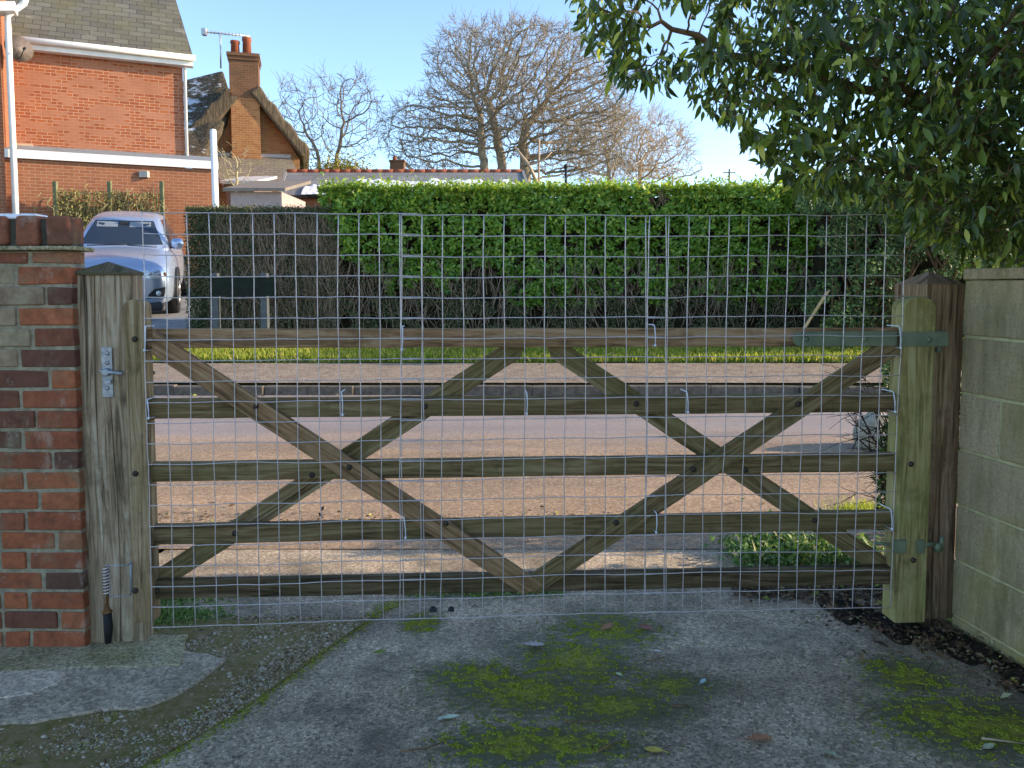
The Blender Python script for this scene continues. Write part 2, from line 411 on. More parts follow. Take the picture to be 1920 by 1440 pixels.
# =================================================================== SETTING
# --- shading patterns on the near drive
moss_px = [(1140, 1185, .17, .09), (1080, 1240, .20, .12), (1000, 1300, .28, .1), (900, 1270, .16, .06), (960, 1400, .17, .07), (1060, 1400, .2, .06), (1700, 1270, .13, .08), (1850, 1370, .26, .1),
           (1150, 1330, .2, .08), (790, 1172, .07, .05), (1750, 1340, .16, .06), (870, 1110, .3, .03), (1260, 1290, .14, .05)]
MOSS = [(gd(x, y), a * 1.0, b * 1.5) for x, y, a, b in moss_px]
def mat_drive():
    m = M('driveway_tarmac'); wpos = m.co('World'); X, Y, Z = m.sep(wpos)
    big = m.noise(wpos, 1.4, 6, .6); c = m.ramp(big, [(.32, (.29, .215, .14)), (.5, (.52, .4, .265)), (.7, (.7, .55, .38))])
    sp = m.noise(wpos, 130, 5, .85); c = m.mix(m.ramp(sp, [(.36, 1), (.5, 0)]), c, (.11, .095, .075))
    c = m.mix(m.ramp(sp, [(.55, 0), (.66, .9)]), c, (.68, .63, .55))
    gr = m.vor(wpos, 105, 'F1', 'Color'); gr = m.sep(gr)[0]; c = m.mix(.75, c, m.ramp(gr, [(0, .32), (.5, .95), (.8, 1.1), (1, 1.7)]), 'MULTIPLY')
    br = m.noise(wpos, 3.5, 8, .7); c = m.mix(m.ramp(br, [(.45, 0), (.66, .7)]), c, (.12, .1, .065))
    acc = None
    for p, a, b in MOSS:
        dx = m.math('MULTIPLY', m.math('SUBTRACT', X, p.x), 1 / a); dy = m.math('MULTIPLY', m.math('SUBTRACT', Y, p.y), 1 / b)
        d = m.math('SQRT', m.math('ADD', m.math('MULTIPLY', dx, dx), m.math('MULTIPLY', dy, dy)))
        k = m.math('SUBTRACT', 1.0, m.math('MULTIPLY', d, .5), True)
        acc = k if acc is None else m.math('MAXIMUM', acc, k)
    mn = m.noise(m.co('World', (1, 2.0, 1)), 26, 8, .75)
    mn2 = m.noise(wpos, 4, 4, .6)
    s_ = m.math('ADD', m.math('ADD', m.math('MULTIPLY', acc, .62), mn), m.math('MULTIPLY', mn2, .3))
    stain = m.ramp(s_, [(.72, 0), (1.05, .85)]); c = m.mix(stain, c, (.1, .105, .05))
    mo = m.ramp(s_, [(1.08, 0), (1.2, .95)]) if False else m.ramp(m.math('MULTIPLY', s_, .5), [(.51, 0), (.59, .95)])
    c = m.mix(mo, c, m.ramp(m.noise(wpos, 60, 3), [(.3, (.12, .125, .015)), (.7, (.36, .34, .04))]))
    # a few cracks
    cr = m.vor(m.n('ShaderNodeVectorMath', {0: wpos, 1: m.noise(wpos, 3, 4, .6, col=True)}, operation='ADD').outputs[0], 1.1, 'DISTANCE_TO_EDGE')
    ck = m.ramp(cr, [(0, 1), (.006, 0)]); ck = m.math('MULTIPLY', ck, m.ramp(m.noise(wpos, 1.1, 2), [(.52, 0), (.6, .8)])); c = m.mix(ck, c, (.03, .03, .03))
    h = m.math('ADD', m.math('MULTIPLY', sp, 1.2), m.math('ADD', m.math('MULTIPLY', mo, 1.0), m.math('MULTIPLY', ck, -1.5)))
    return m.out(c, m.ramp(big, [(.3, .62), (.7, .85)]), m.bump(h, .8, .006), .3)
DRIVE = mat_drive()
def mat_road():
    m = M('road_asphalt'); w_ = m.co('World'); 
    st = m.noise(m.co('World', (.35, 2.2, 1)), 1.2, 6, .6)
    c = m.ramp(st, [(.3, (.23, .155, .095)), (.5, (.35, .235, .135)), (.7, (.46, .3, .175))])
    sp = m.noise(w_, 75, 5, .85); c = m.mix(m.ramp(sp, [(.38, .9), (.5, 0)]), c, (.12, .095, .075)); c = m.mix(m.ramp(sp, [(.54, 0), (.66, .8)]), c, (.68, .54, .4))
    gr = m.sep(m.vor(w_, 55, 'F1', 'Color'))[0]; c = m.mix(.8, c, m.ramp(gr, [(0, .65), (.5, .97), (1, 1.25)]), 'MULTIPLY')
    lf = m.noise(w_, 9, 6, .8); c = m.mix(m.ramp(lf, [(.6, 0), (.68, .6)]), c, (.2, .13, .08))
    Yr = m.sep(w_)[1]; bn = m.math('ADD', Yr, m.math('MULTIPLY', m.noise(m.co('World', (.4, 1.5, 1)), 1.6, 5), 1.6)); c = m.mix(m.ramp(m.math('DIVIDE', bn, 12), [(.61, 0), (.68, .6)]), c, (.25, .24, .26))  # sky reflection on the far lane, painted in as a blue-grey band
    wet = m.ramp(m.noise(m.co('World', (.25, 1.3, 1)), .9, 3), [(.5, 0), (.62, 1)])
    r = m.math('SUBTRACT', .8, m.math('MULTIPLY', wet, .3))
    return m.out(c, r, m.bump(sp, .6, .003), .35)
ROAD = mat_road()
PAVE = mat_rough('pavement_asphalt', (.24, .19, .15), (.36, .29, .22), (.12, .1, .08), .85, 60)
def mat_ground():
    m = M('earth'); w_ = m.co('World'); n = m.noise(w_, 3, 8, .65)
    c = m.ramp(n, [(.35, (.05, .07, .02)), (.55, (.1, .11, .045)), (.7, (.13, .1, .06))])
    return m.out(c, .95, m.bump(m.noise(w_, 30, 6), .8, .03), .1)
EARTH = mat_ground()
FROSTG = M('frosty_turf')
_w = FROSTG.co('World'); _c = FROSTG.ramp(FROSTG.noise(_w, 6, 6, .7), [(.35, (.07, .15, .03)), (.6, (.13, .24, .05)), (.72, (.45, .5, .48))])
FROSTG = FROSTG.out(_c, .9, FROSTG.bump(FROSTG.noise(_w, 40, 6), .9, .03), .1)
GRAVELB = mat_simple('mossy_grit', (.26, .19, .1), .95, 26, .5, 1, .1, col2=(.13, .12, .03), dist=.01)
GSTONE = M('gravel_stone'); _c = GSTONE.ramp(GSTONE.tone(), [(0, (.1, .07, .035)), (.35, (.3, .21, .1)), (.65, (.33, .28, .19)), (.92, (.5, .43, .33)), (1, (.16, .16, .04))]); GSTONE = GSTONE.out(_c, .85)
MOSSM = M('moss_tuft'); _c = MOSSM.ramp(MOSSM.tone(), [(0, (.12, .13, .012)), (.6, (.25, .28, .03)), (1, (.42, .42, .07))]); MOSSM = MOSSM.out(_c, .95, None, .05)

def sheet(name, mt, xs, ys, zf, kind='structure', label=None):
    V = [(x, y, zf(x, y)) for y in ys for x in xs]; nx = len(xs)
    Fq = [(j * nx + i, j * nx + i + 1, (j + 1) * nx + i + 1, (j + 1) * nx + i) for j in range(len(ys) - 1) for i in range(nx - 1)]
    o = npmesh(name, np.array(V), np.array(Fq), mt, smooth=True); o['kind'] = kind; return o
Ys = [-60, -20, -5, 0, 3, 5, 7, 9.3, 9.42, 11.2, 12, 13, 14.2, 16, 19, 30, 60, 150, 400, 1100]
sheet('ground', EARTH, [-900, -100, -30, -10, 0, 10, 30, 100, 900], Ys, lambda x, y: zg(y) - .03)
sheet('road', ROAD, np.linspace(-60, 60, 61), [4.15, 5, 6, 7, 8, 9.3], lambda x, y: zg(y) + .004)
def nz(x, y, s, a): return mnoise.noise(Vector((x * s, y * s, .3))) * a
sheet('driveway', DRIVE, np.linspace(-1.9, 2.6, 120), np.linspace(-1.5, 4.3, 150), lambda x, y: .0 + nz(x, y, 1.3, .006) + nz(x, y, 6, .002) + (.0085 if y < 4.1 else 0))
sheet('drive_verge', EARTH, [-30, -8, -1.95], [2.9, 3.2, 3.7, 4.2], lambda x, y: .012)
BOUNCE = mat_rough('pale_bounce_gravel', (.5, .42, .31), (.62, .53, .4), (.3, .25, .18), .9, 60)
sheet('bounce_ground', BOUNCE, np.linspace(-25, 14, 14), np.linspace(-25, -1.0, 8), lambda x, y: .012)  # unseen pale sheet added behind the camera to bounce sunlight onto the gate
# pavement with a ragged lit edge
sheet('pavement', PAVE, np.linspace(-60, 60, 121), [9.5, 10, 10.6, 11.15], lambda x, y: zg(y) + .006)
# far drive for the car
far_drive = mat_simple('far_drive_concrete', (.3, .3, .3), .85, 6, .3, .4, .2, dist=.01)
def fx(y): return -5.2 - (y - 11.2) * .16
mbd = MB()
yy = [11.16, 12, 13, 14.2, 16, 19]
for a, b in zip(yy, yy[1:]):
    mbd.add([(fx(a) - 4.5, a, zg(a) + .02), (fx(a), a, zg(a) + .02), (fx(b), b, zg(b) + .02), (fx(b) - 4.5, b, zg(b) + .02)], [(0, 1, 2, 3)], tone=.5)
tag(mbd.build('far_driveway', far_drive), kind='structure')
# verge base and grass
sheet('verge', FROSTG, np.linspace(-5.15, 30, 60), np.linspace(11.16, 13.3, 14), lambda x, y: zg(y) + .012 + nz(x, y, 2, .03))
n = 42000
gx = rng.uniform(-5.3, 9, n); gy = 11.17 + rng.beta(1.0, 1.7, n) * 1.5
gp_ = np.stack([gx, gy, [zg(v) + .015 for v in gy]], 1)
ax = np.stack([rng.normal(0, .45, n), rng.normal(0, .35, n), np.ones(n)], 1)
tag(scatter('grass', GRASS, None, gp_, ax, rng.normal(0, 1, (n, 3)), rng.uniform(.05, .13, n), 'blade', wide=2.2), 'short sunlit grass along the far pavement below the hedge', 'grass', kind='stuff')

# gravel strip left of the drive
edge = [gd(*p) for p in [(755, 1128), (690, 1170), (600, 1232), (520, 1292), (440, 1350), (350, 1402), (262, 1450), (150, 1520)]]
# the strip: a sheet a little proud of the drive, polygon from edge to the wall
mbg = MB()
for a, b in zip(edge[1:], edge[2:]):
    k = 14; 
    for i in range(k):
        def q(p, t, far=-2.4): return Vector((p.x + (far - p.x) * t, p.y, .014 + nz(p.x + (far - p.x) * t, p.y, 7, .007) + .004 * math.sin(min(1, t * 6) * 1.5)))
        mbg.add([q(b, (i + 1) / k), q(b, i / k), q(a, i / k), q(a, (i + 1) / k)], [(0, 1, 2, 3)], tone=.5, smooth=True)
tag(mbg.build('grit_strip', GRAVELB), kind='structure')
def edge_x(y):
    for a, b in zip(edge, edge[1:]):
        if b.y <= y <= a.y: return a.x + (b.x - a.x) * (y - a.y) / (b.y - a.y)
    return None
P = []; 
while len(P) < 42000:
    y = random.uniform(edge[-1].y, edge[1].y + .04); ex = edge_x(y); x = ex - (abs(random.gauss(0, .5)) if random.random() < .4 else random.uniform(0, 1.3)) - .01
    if x < -2.1: continue
    P.append((x, y, .0125 + random.uniform(0, .003)))
P = np.array(P); n = len(P)
a_ = rng.normal(0, 1, (n, 3)); a_[:, 2] *= .3
tag(scatter('gravel', GSTONE, None, P, a_, np.tile([0, 0, 1.], (n, 1)) + rng.normal(0, .2, (n, 3)), rng.gamma(3, .0010, n) + .001, 'stone', wide=.75), 'fine loose gravel between footing and tarmac', 'gravel', kind='stuff')
# moss tufts
P = []
for (p, a, b), cnt in zip(MOSS, [3000, 2200, 1800, 1500, 3600, 1700, 1700, 4300, 500, 1600, 1200, 1500, 500]):
    got = 0; tries = 0
    while got < cnt and tries < cnt * 25:
        tries += 1
        x = random.gauss(p.x, a * .6); y = random.gauss(p.y, b * .6)
        if mnoise.noise(Vector((x * 22, y * 22 * 1.5, 1))) + .6 * mnoise.noise(Vector((x * 60, y * 60, 5))) > .16 and x < 1.7: P.append((x, y, .008 + nz(x, y, 1.3, .006))); got += 1
for e0, e1 in zip(edge, edge[1:]):
    for _ in range(520):
        t = random.random(); q = e0.lerp(e1, t); P.append((q.x + random.gauss(-.015, .03), q.y + random.gauss(0, .01), .012))
for _ in range(5000):
    x = random.uniform(-1.95, -.75); y = random.uniform(2.0, 2.62)
    if (edge_x(y) or -9) > x and mnoise.noise(Vector((x * 9, y * 12, 1))) > .12: P.append((x, y, .016))
P = np.array(P); n = len(P)
a_ = rng.normal(0, 1, (n, 3)); a_[:, 2] = abs(a_[:, 2]) * .5
tag(scatter('moss', MOSSM, None, P, a_, np.tile([0, 0, 1.], (n, 1)) + rng.normal(0, .3, (n, 3)), rng.uniform(.0016, .0042, n), 'stone'), 'yellow-green moss tufts on the driveway', 'moss', kind='stuff')

# footing beside the brick pier
def ground_slab(name, px, z0, z1, mt, jit=.006):
    mb = MB(); pts = [gd(*p) for p in px]; out = []
    for a, b in zip(pts, pts[1:] + pts[:1]):
        k = max(1, int((b - a).length / .05))
        for i in range(k):
            q = a.lerp(b, i / k); out.append(Vector((q.x + random.uniform(-jit, jit), q.y + random.uniform(-jit, jit) + .02 * mnoise.noise(q * 9), z0)))
    mb.prism(out, (0, 0, z1 - z0)); return tag(mb.build(name, mt, bevel=.006), kind='structure')
ground_slab('footing_path', [(-60, 1225), (330, 1208), (350, 1230), (428, 1248), (335, 1315), (285, 1338), (190, 1345), (60, 1368), (-60, 1375)], -.02, .028, CONC)
ground_slab('footing_ledge', [(-60, 1228), (270, 1205), (352, 1203), (338, 1262), (270, 1265), (130, 1268), (-60, 1280)], .0, .034, CONCG)
ground_slab('footing_patch', [(-60, 1275), (60, 1268), (125, 1275), (110, 1296), (60, 1318), (-60, 1330)], .0, .032, CONCL)

# kerb stones
kb = None
for i in range(-7, 12):
    x0 = -3.0 + i * 1.083
    mb = MB()
    if i == -7:
        pass
    a = (0, 0, 0)
    mb.box((0, 0, -.15), (1.075, .125, .11), jit=.004, tone=.5)
    if kb is None: kb = mb.build('kerb_stone', STONE, bevel=.012); o = kb
    else: o = kb.copy(); COL.objects.link(o)
    yo = 9.30 + .02 * math.sin(i * 1.7)
    o.location = (x0, yo, .13 + random.uniform(-.008, .008)); o.rotation_euler = (0, random.uniform(-.006, .006), random.uniform(-.012, .012))
    tag(o, 'worn concrete kerb stone in the row along the far edge of the road', 'kerb stone', 'kerb stones along the far side of the road')

# =================================================================== NEAR LEFT: brick pier
WY = 2.93; WX = at(136, 500, 2.93).x
pier = empty('brick_wall', (WX, WY, .05), label='old red brick garden wall end with brick-on-edge top, left of the gate', cat='wall')
mbm = MB(); mbm.box((-2.2, .006, -.15), (-.008, .1, 1.517), tone=.5); mbm.build('mortar', MORTAR, pier)
mb1 = MB(); mb2 = MB()
z = -.1038; row = -1
while z < 1.5:
    h = .0675; x = 0.0; flip = row % 2
    while x > -2.2:
        L = (.1025 if flip else .215); flip = not flip
        if row % 4 == 3 and x == 0: L = .16
        t = random.random()
        up = z > 1.05
        dst = mb2 if (up and random.random() < .5 and x < -.1) or random.random() < .02 else mb1
        dy = random.uniform(-.004, .003)
        dst.box((x - L + .005, dy, z + random.uniform(-.001, .002)), (x - .005, .095, min(z + h, 1.513)), tone=t, jit=.0028)
        x -= L + .004
    z += .0788; row += 1
mb1.build('brickwork', BRICK, pier, bevel=.006, seg=3); mb2.build('pale_brickwork', BRICKP, pier, bevel=.006, seg=3)['label'] = 'pale limewashed bricks in upper courses'
mbt = MB(); mbt.box((-2.2, -.03, 1.52), (.022, .12, 1.535), tone=.4, jit=.002); mbt.build('tile_course', CONCG, pier, bevel=.004)
mbc = MB(); x = .0
i = 0
while x > -2.2:
    L = .1 if i else .1
    mbc.box((x - L + .004, -.005 + random.uniform(-.004, .004), 1.539), (x - .009, .11, 1.652 + random.uniform(-.003, .003)), jit=.003); x -= L + .016; i += 1
mbc.build('coping', BRICKC, pier, bevel=.012, seg=3)
mbm2 = MB(); mbm2.box((-2.2, .02, 1.535), (-.01, .1, 1.64), tone=.2); mbm2.build('coping_mortar', mat_simple('dark_mortar', (.1, .095, .075), .95, 30, .4, .8, .1), pier)
mbs = MB()
for k in range(40):
    xx = -.03 - k * .055
    if k > 1: mbs.box((xx - .06, .012, 1.64), (xx, .1, 1.656 + .008 * random.random()), tone=.5, jit=.003)
mbs.build('frost', SNOW, pier, bevel=.006)

# =================================================================== GATE FRAME OF REFERENCE
GL = at(270, 700, 2.93); GR = at(1690, 700, 3.09)
gdir = Vector((GR.x - GL.x, GR.y - GL.y, 0)).normalized(); gnrm = Vector((-gdir.y, gdir.x, 0))
GRZ = math.atan2(gdir.y, gdir.x); GO = Vector((GL.x, GL.y, 0))
def G(x, y, n=0.0):                     # pixel -> gate-local (s, n, z)
    d = ray(x, y); o = Vector((0, 0, CH)); q = GO + gnrm * n
    t = (q - o).dot(gnrm) / d.dot(gnrm); p = o + d * t; r = p - GO
    return Vector((r.dot(gdir), n, p.z))
# --- left post (weathered oak, pyramid cap), in gate-local axes
def post(name, loc_px, halfw, depth, ztop, zcap, mt, label, lean=0, n0=0.0, capm=None):
    s0 = G(*loc_px[0], n0).x; s1 = G(*loc_px[1], n0).x
    return s0, s1
LS0 = G(146, 700, .05).x; LS1 = G(254, 700, .05).x
def worldG(s, n, z=0): return GO + gdir * s + gnrm * n + Vector((0, 0, z))
lw = (LS1 - LS0)
lp = empty('gate_post', worldG((LS0 + LS1) / 2, .05 + .09), GRZ, 'weathered grey oak gate post with pyramid cap, beside the brick wall', 'gate post')
ztop = G(200, 514, .05).z
mb = MB(); nseg = 26
hw = lw / 2; rings = []
for i in range(nseg + 1):
    z = -.05 + (ztop + .05) * i / nseg
    off = .004 * math.sin(z * 5) ; ww = hw * (1.0 + .012 * math.sin(z * 7 + 1))
    lean = .018 * (z / 1.4 - .5)
    rings.append([(-ww + off - lean * .4, -.09, z), (-ww * .38 + off, -.09 + .001, z), (-ww * .36 + off, -.083 if i > nseg * .62 else -.0895, z), (-ww * .34 + off, -.09, z), (ww * .1 + off + .01 * math.sin(z * 3), -.09, z), (ww * .12 + off + .01 * math.sin(z * 3), -.082 if i < nseg * .68 else -.0895, z), (ww * .14 + off + .01 * math.sin(z * 3), -.09, z), (ww + off, -.09, z), (ww + off, .0, z), (-ww + off, .0, z)])
m_ = len(rings[0]); vs = [p for r in rings for p in r]; fs = []; uvs = []
W = [0, .09, .1, .11, .17, .18, .19, .26, .44, .7, .88]
for i in range(nseg):
    for k in range(m_):
        a, b = i * m_ + k, i * m_ + (k + 1) % m_
        u0, u1 = rings[i][0][2], rings[i + 1][0][2]
        fs.append((a, b, b + m_, a + m_)); uvs.append([(u0, W[k]), (u0, W[k + 1]), (u1, W[k + 1]), (u1, W[k])])
mb.add(vs, fs, uvs, .3)
mb.build('shaft', WOOD_POST, lp, bevel=.004)
apx = ztop + .05
mb = MB(); e = hw * 1.06
b4 = [(-e, -.1, ztop - .004), (e, -.1, ztop - .004), (e, .01, ztop - .004), (-e, .01, ztop - .004)]
b5 = [(p[0], p[1], p[2] + .012) for p in b4]
mb.add(b4 + b5 + [(0.0, -.045, apx)], [(3, 2, 1, 0), (0, 1, 5, 4), (1, 2, 6, 5), (2, 3, 7, 6), (3, 0, 4, 7), (4, 5, 8), (5, 6, 8), (6, 7, 8), (7, 4, 8)],
       [[(0, 0), (.1, 0), (.1, .1), (0, .1)]] * 5 + [[(0, 0), (.0, .2), (.1, .1)]] * 4, .6)
mb.build('cap', mat_wood('cap_timber', (.04, .032, .022), (.12, .1, .07), (.22, .2, .15), (.1, .11, .04), .5), lp, bevel=.003)
# latch plate on the post
def LP(x, y, n=.05):
    p = G(x, y, n); return Vector((p.x - (LS0 + LS1) / 2, p.y - .14, p.z))
a = LP(194, 745); b = LP(211, 651)
mb = MB(); mb.box((a.x, -.098, a.z), (b.x, -.09, b.z), tone=.5); pl = mb.build('catch_plate', STEEL, lp, bevel=.002)
for yy_ in (662, 680, 727):
    mb = MB(); c = LP(203, yy_); mb.lathe((c.x, -.0975, c.z), [(.009, 0), (.008, .004), (.003, .006)], 8, (0, -1, 0)); mb.build('screw_head', STEEL, pl)
mb = MB(); c = LP(203, 697); c2 = LP(236, 699)
mb.lathe((c.x, -.094, c.z), [(.016, 0), (.016, .022), (.012, .026)], 10, (0, -1, 0))
mb.tube([(c.x - .025, -.108, c.z + .008), (c.x, -.112, c.z + .002), (c2.x, -.118, c2.z)], [.004, .008, .006], 8)
mb.box((c.x - .004, -.118, c.z - .045), (c.x + .02, -.09, c.z - .03))
mb.build('latch_catch', STEEL, lp, bevel=.001)

# =================================================================== THE FIELD GATE
gate = empty('field_gate', GO, GRZ, label='wooden five-bar field gate with crossed braces, green with algae, closed across the drive', cat='gate')
def rail(name, l, r, hh, mt, n0=0.0, th=.032):
    a = G(*l, n0); b = G(*r, n0); mb = MB()
    mb.plank(a, b, (0, 0, 1), hh, (0, 1, 0), th, nseg=22, jit=.0011); return mb.build(name, mt, gate, bevel=.003)
rail('rail', (266, 635), (1692, 632), .074, WOOD_TOP)['label'] = 'brown top rail'
rail('rail', (268, 767), (1682, 755), .076, WOOD_GATE)
rail('rail', (270, 886), (1679, 867), .074, WOOD_GATE)
rail('rail', (272, 1004), (1674, 975), .076, WOOD_GATE)
rail('rail', (276, 1107), (1674, 1079), .074, WOOD_DARK)['label'] = 'dark damp bottom rail'
def brace(p, q, wd, n0, th, mt, cut0=None, cut1=None):
    a = G(*p, n0); b = G(*q, n0); d = (b - a).normalized(); side = Vector((-d.z, 0, d.x))
    mb = MB(); mb.plank(a, b, side, wd, (0, 1, 0), th, nseg=14, jit=.0012, cut0=cut0, cut1=cut1); return mb.build('brace', mt, gate, bevel=.003)
brace((283, 640), (992, 1100), .080, -.026, .025, WOOD_TOP, (.03, -.02), (.0, .05))
brace((1690, 640), (996, 1100), .080, -.024, .023, WOOD_GATE, (.0, .0), (.05, -.0))
brace((985, 643), (290, 1093), .080, .033, .024, WOOD_GATE, (-.05, .05), (-.04, .05))
brace((1025, 643), (1670, 1072), .080, .033, .024, WOOD_GATE, (.05, -.05), (.05, -.05))
# closing stile (left), stands in front of the post
s0 = G(238, 800, -.03).x; s1 = G(273, 800, -.03).x; zt = G(252, 562, -.03).z; zb = G(252, 1168, -.03).z
def stile(name, s0, s1, zb, zt, n0, n1, mt, round_=True):
    pts = [(s0, n0, zb), (s1, n0, zb)]; r = (s1 - s0) / 2; c = (s0 + s1) / 2
    for k in range(0, 9):
        th = math.pi * k / 8; pts.append((c + r * math.cos(th), n0, zt - r * .7 + r * .7 * math.sin(th)))
    mb = MB(); o = random.random() * 9
    mb.prism(pts, (0, n1 - n0, 0), .3, lambda v: (v.z + o, v.x + v.y * .7 + o)); return mb.build(name, mt, gate, bevel=.004)
stile('closing_stile', s0, s1 + .006, zb, zt, -.03, .045, mat_wood('stile_timber', (.08, .055, .03), (.29, .215, .125), (.46, .36, .23), (.22, .19, .075), .5))
s2 = G(1690, 800, -.045).x; s3 = G(1748, 800, -.045).x; zt2 = G(1722, 556, -.045).z; zb2 = G(1712, 1168, -.045).z
stile('hanging_stile', s2, s3, zb2, zt2, -.045, .055, WOOD_GREEN)
# rail end plates (blue-grey) at the closing end
mb = MB()
for y0, y1 in ((752, 786), (990, 1024)):
    mb = MB(); a = G(270, y1, -.004); b = G(277, y0, -.004); mb.box((a.x, -.006, a.z), (b.x, -.001, b.z)); mb.build('end_bracket', STEEL, gate, bevel=.001)
# top hinge strap
a = G(1490, 650, -.05); b = G(1752, 622, -.05)
mb = MB(); pts = []
hz = (a.z + b.z) / 2; hh = (b.z - a.z) / 2
for k in range(9):
    th = math.pi / 2 + math.pi * k / 8; pts.append((a.x + hh + hh * math.cos(th), -.031, hz + hh * math.sin(th)))
pts += [(s2 - .02, -.031, hz - hh), (s2 - .02, -.031, hz + hh)]
mb.prism(pts, (0, .005, 0), .5)
mb.box((s2 - .02, -.052, hz - hh), (G(1778, 640, -.05).x, -.0455, hz + hh), tone=.5); strap = mb.build('hinge_strap', STEELG, gate, bevel=.001)
ex = G(1768, 640, -.05).x
mb = MB(); mb.lathe((ex, -.03, hz - hh - .002), [(.02, 0), (.02, hh * 2 + .004)], 14); mb.build('hinge_eye', STEELG, strap)
for px in (1512, 1622, 1737):
    mb = MB(); c = G(px, 636, -.033); y_ = -.031 if px < 1680 else -.052
    mb.lathe((c.x, y_, c.z), [(.011, 0), (.01, .004), (.004, .007)], 10, (0, -1, 0)); mb.build('bolt_head', STEELG, strap)
# lower hinge
for px0, px1 in ((1674, 1699), (1718, 1733)):
    mb = MB(); a = G(px0, 1037, -.05); b = G(px1, 1012, -.05); mb.box((a.x, -.054, a.z), (b.x, -.046, b.z)); mb.build('hinge_plate', STEELG, gate, bevel=.001)
mb = MB()
a = G(1733, 1027, -.05); b = G(1760, 1018, -.05); mb.tube([(a.x - .01, -.045, (a.z + b.z) / 2), (b.x, -.03, (a.z + b.z) / 2)], .009, 8); c = G(1757, 1034, -.03); mb.lathe((c.x, -.03, c.z), [(.014, 0), (.014, .035)], 12); mb.build('lower_hinge_eye', STEELG, gate)
mb = MB(); a = G(1670, 1026, -.05); mb.tube([(a.x + .01, -.03, a.z + .002), (a.x - .045, .0, a.z + .004)], .007, 8)
mb.build('hinge_tail', STEELG, gate)
# bolts through the timbers
def bolts(pts, n0, nm='bolt_head'):
    for p in pts:
        c = G(*p, n0); mb = MB(); mb.lathe((c.x, n0, c.z), [(.0115, -.002), (.011, .004), (.006, .008)], 10, (0, -1, 0)); mb.build(nm, BOLT, gate)
bolts([(480, 762), (655, 876), (836, 981), (1155, 980), (1497, 758), (1300, 880)], -.026)
bolts([(585, 891), (440, 1000), (294, 1108), (797, 762), (1193, 757), (1397, 881), (1527, 976)], 0)
bolts([(253, 636), (254, 888), (254, 1107)], -.03)
bolts([(1712, 1050), (1708, 870)], -.045)
# latch tongue on the far side
mb = MB(); c = G(274, 699, .05); mb.tube([(c.x, .05, c.z), (c.x + .03, .052, c.z)], .007, 8); mb.lathe((c.x + .008, .05, c.z), [(.013, 0), (.013, .012)], 8, (1, 0, 0)); mb.build('latch_tongue', DARK, gate)
# sprung drop bolt with rubber foot in front of the post
mb = MB(); n0 = -.06
a = G(197, 1060, n0); b = G(240, 1060, n0); a2 = G(197, 1118, n0); b2 = G(240, 1118, n0)
mb.tube([a, b, (b.x, -.03, b.z)], .0025, 6); mb.tube([a2, b2, (b2.x, -.03, b2.z)], .0025, 6)
mb.tube([(b.x, -.034, b.z + .004), (b2.x, -.034, b2.z - .004)], .004, 6)
sp_ = mb.build('drop_bolt_bracket', STEEL, gate)
mb = MB(); c0 = G(201, 1115, n0); c1 = G(201, 1063, n0); pts = []
for k in range(12 * 9 + 1):
    t = k / (12 * 9); th = 2 * math.pi * k / 12; pts.append((c0.x + .0115 * math.cos(th), n0 + .0115 * math.sin(th), c0.z + (c1.z - c0.z) * t))
mb.tube(pts, .0028, 5, tone=.5); mb.build('coil_spring', GALV, sp_)
mb = MB(); c2 = G(201, 1148, n0); c3 = G(201, 1205, n0)
mb.tube([c1, c2], .006, 8); mb.lathe((c2.x, n0, c2.z), [(.008, .03), (.011, .012), (.019, .004), (.019, 0), (.012, -.002)], 12); mb.build('rod', RUST, sp_)
mb = MB(); mb.tube([(c2.x, n0, c2.z - .002), (c2.x + .003, n0, (c2.z + c3.z) / 2), (c3.x + .003, n0, c3.z)], [.015, .0165, .012], 12); mb.build('rubber_foot', RUBBER, sp_)

# =================================================================== WIRE PANELS
def wire_panel(label, tl, tr, bl, br, vx_top, rows, n0):
    e = empty('wire_panel', GO + gnrm * n0, GRZ, label, 'wire mesh', 'three wire mesh panels tied over the gate')
    TL, TR, BL, BR = [G(*p, n0) for p in (tl, tr, bl, br)]
    for p in (TL, TR, BL, BR): p.y = 0
    mb = MB(); seed = random.random() * 50
    def pt(u, v):
        t = TL.lerp(TR, u); b = BL.lerp(BR, u); p = t.lerp(b, v)
        p.x += mnoise.noise(Vector((u * 5, v * 4, seed))) * .006 + mnoise.noise(Vector((u * 23, v * 17, seed))) * .0022; p.z += mnoise.noise(Vector((u * 5, v * 4, seed + 9))) * .006 + mnoise.noise(Vector((u * 19, v * 23, seed + 9))) * .0022
        p.y += mnoise.noise(Vector((u * 3, v * 3, seed + 20))) * .008
        return p
    cols = [(x - tl[0]) / (tr[0] - tl[0]) for x in vx_top]
    for u in cols:
        mb.tube([pt(u, v / 30) for v in range(31)], .00185, 5, tone=.5)
    for r_ in range(rows + 1):
        v = r_ / rows
        mb.tube([pt(u / 20, v) + Vector((0, -.0034, 0)) for u in range(21)], .00185, 5, tone=.5)
    mb.build('mesh', GALV, e)
    return e
L1 = [266, 307, 348, 389, 429, 470, 510, 549, 589, 628, 668, 707, 746, 787]
p1 = wire_panel('left wire mesh panel of the three, tied to the gate near the oak post', (266, 398), (791, 402), (285, 1176), (796, 1158), [x + (x - 266) * .0077 for x in L1], 20, -.034)
L2 = list(np.linspace(753, 1249, 14))
p2 = wire_panel('middle wire mesh panel overlapping its two neighbours on the gate', (753, 403), (1249, 404), (749, 1160), (1248, 1146), L2, 20, -.043)
L3 = list(np.linspace(1217, 1699, 14))
p3 = wire_panel('right wire mesh panel reaching to the hinge end of the gate', (1217, 404), (1699, 403), (1208, 1147), (1668, 1138), L3, 20, -.050)
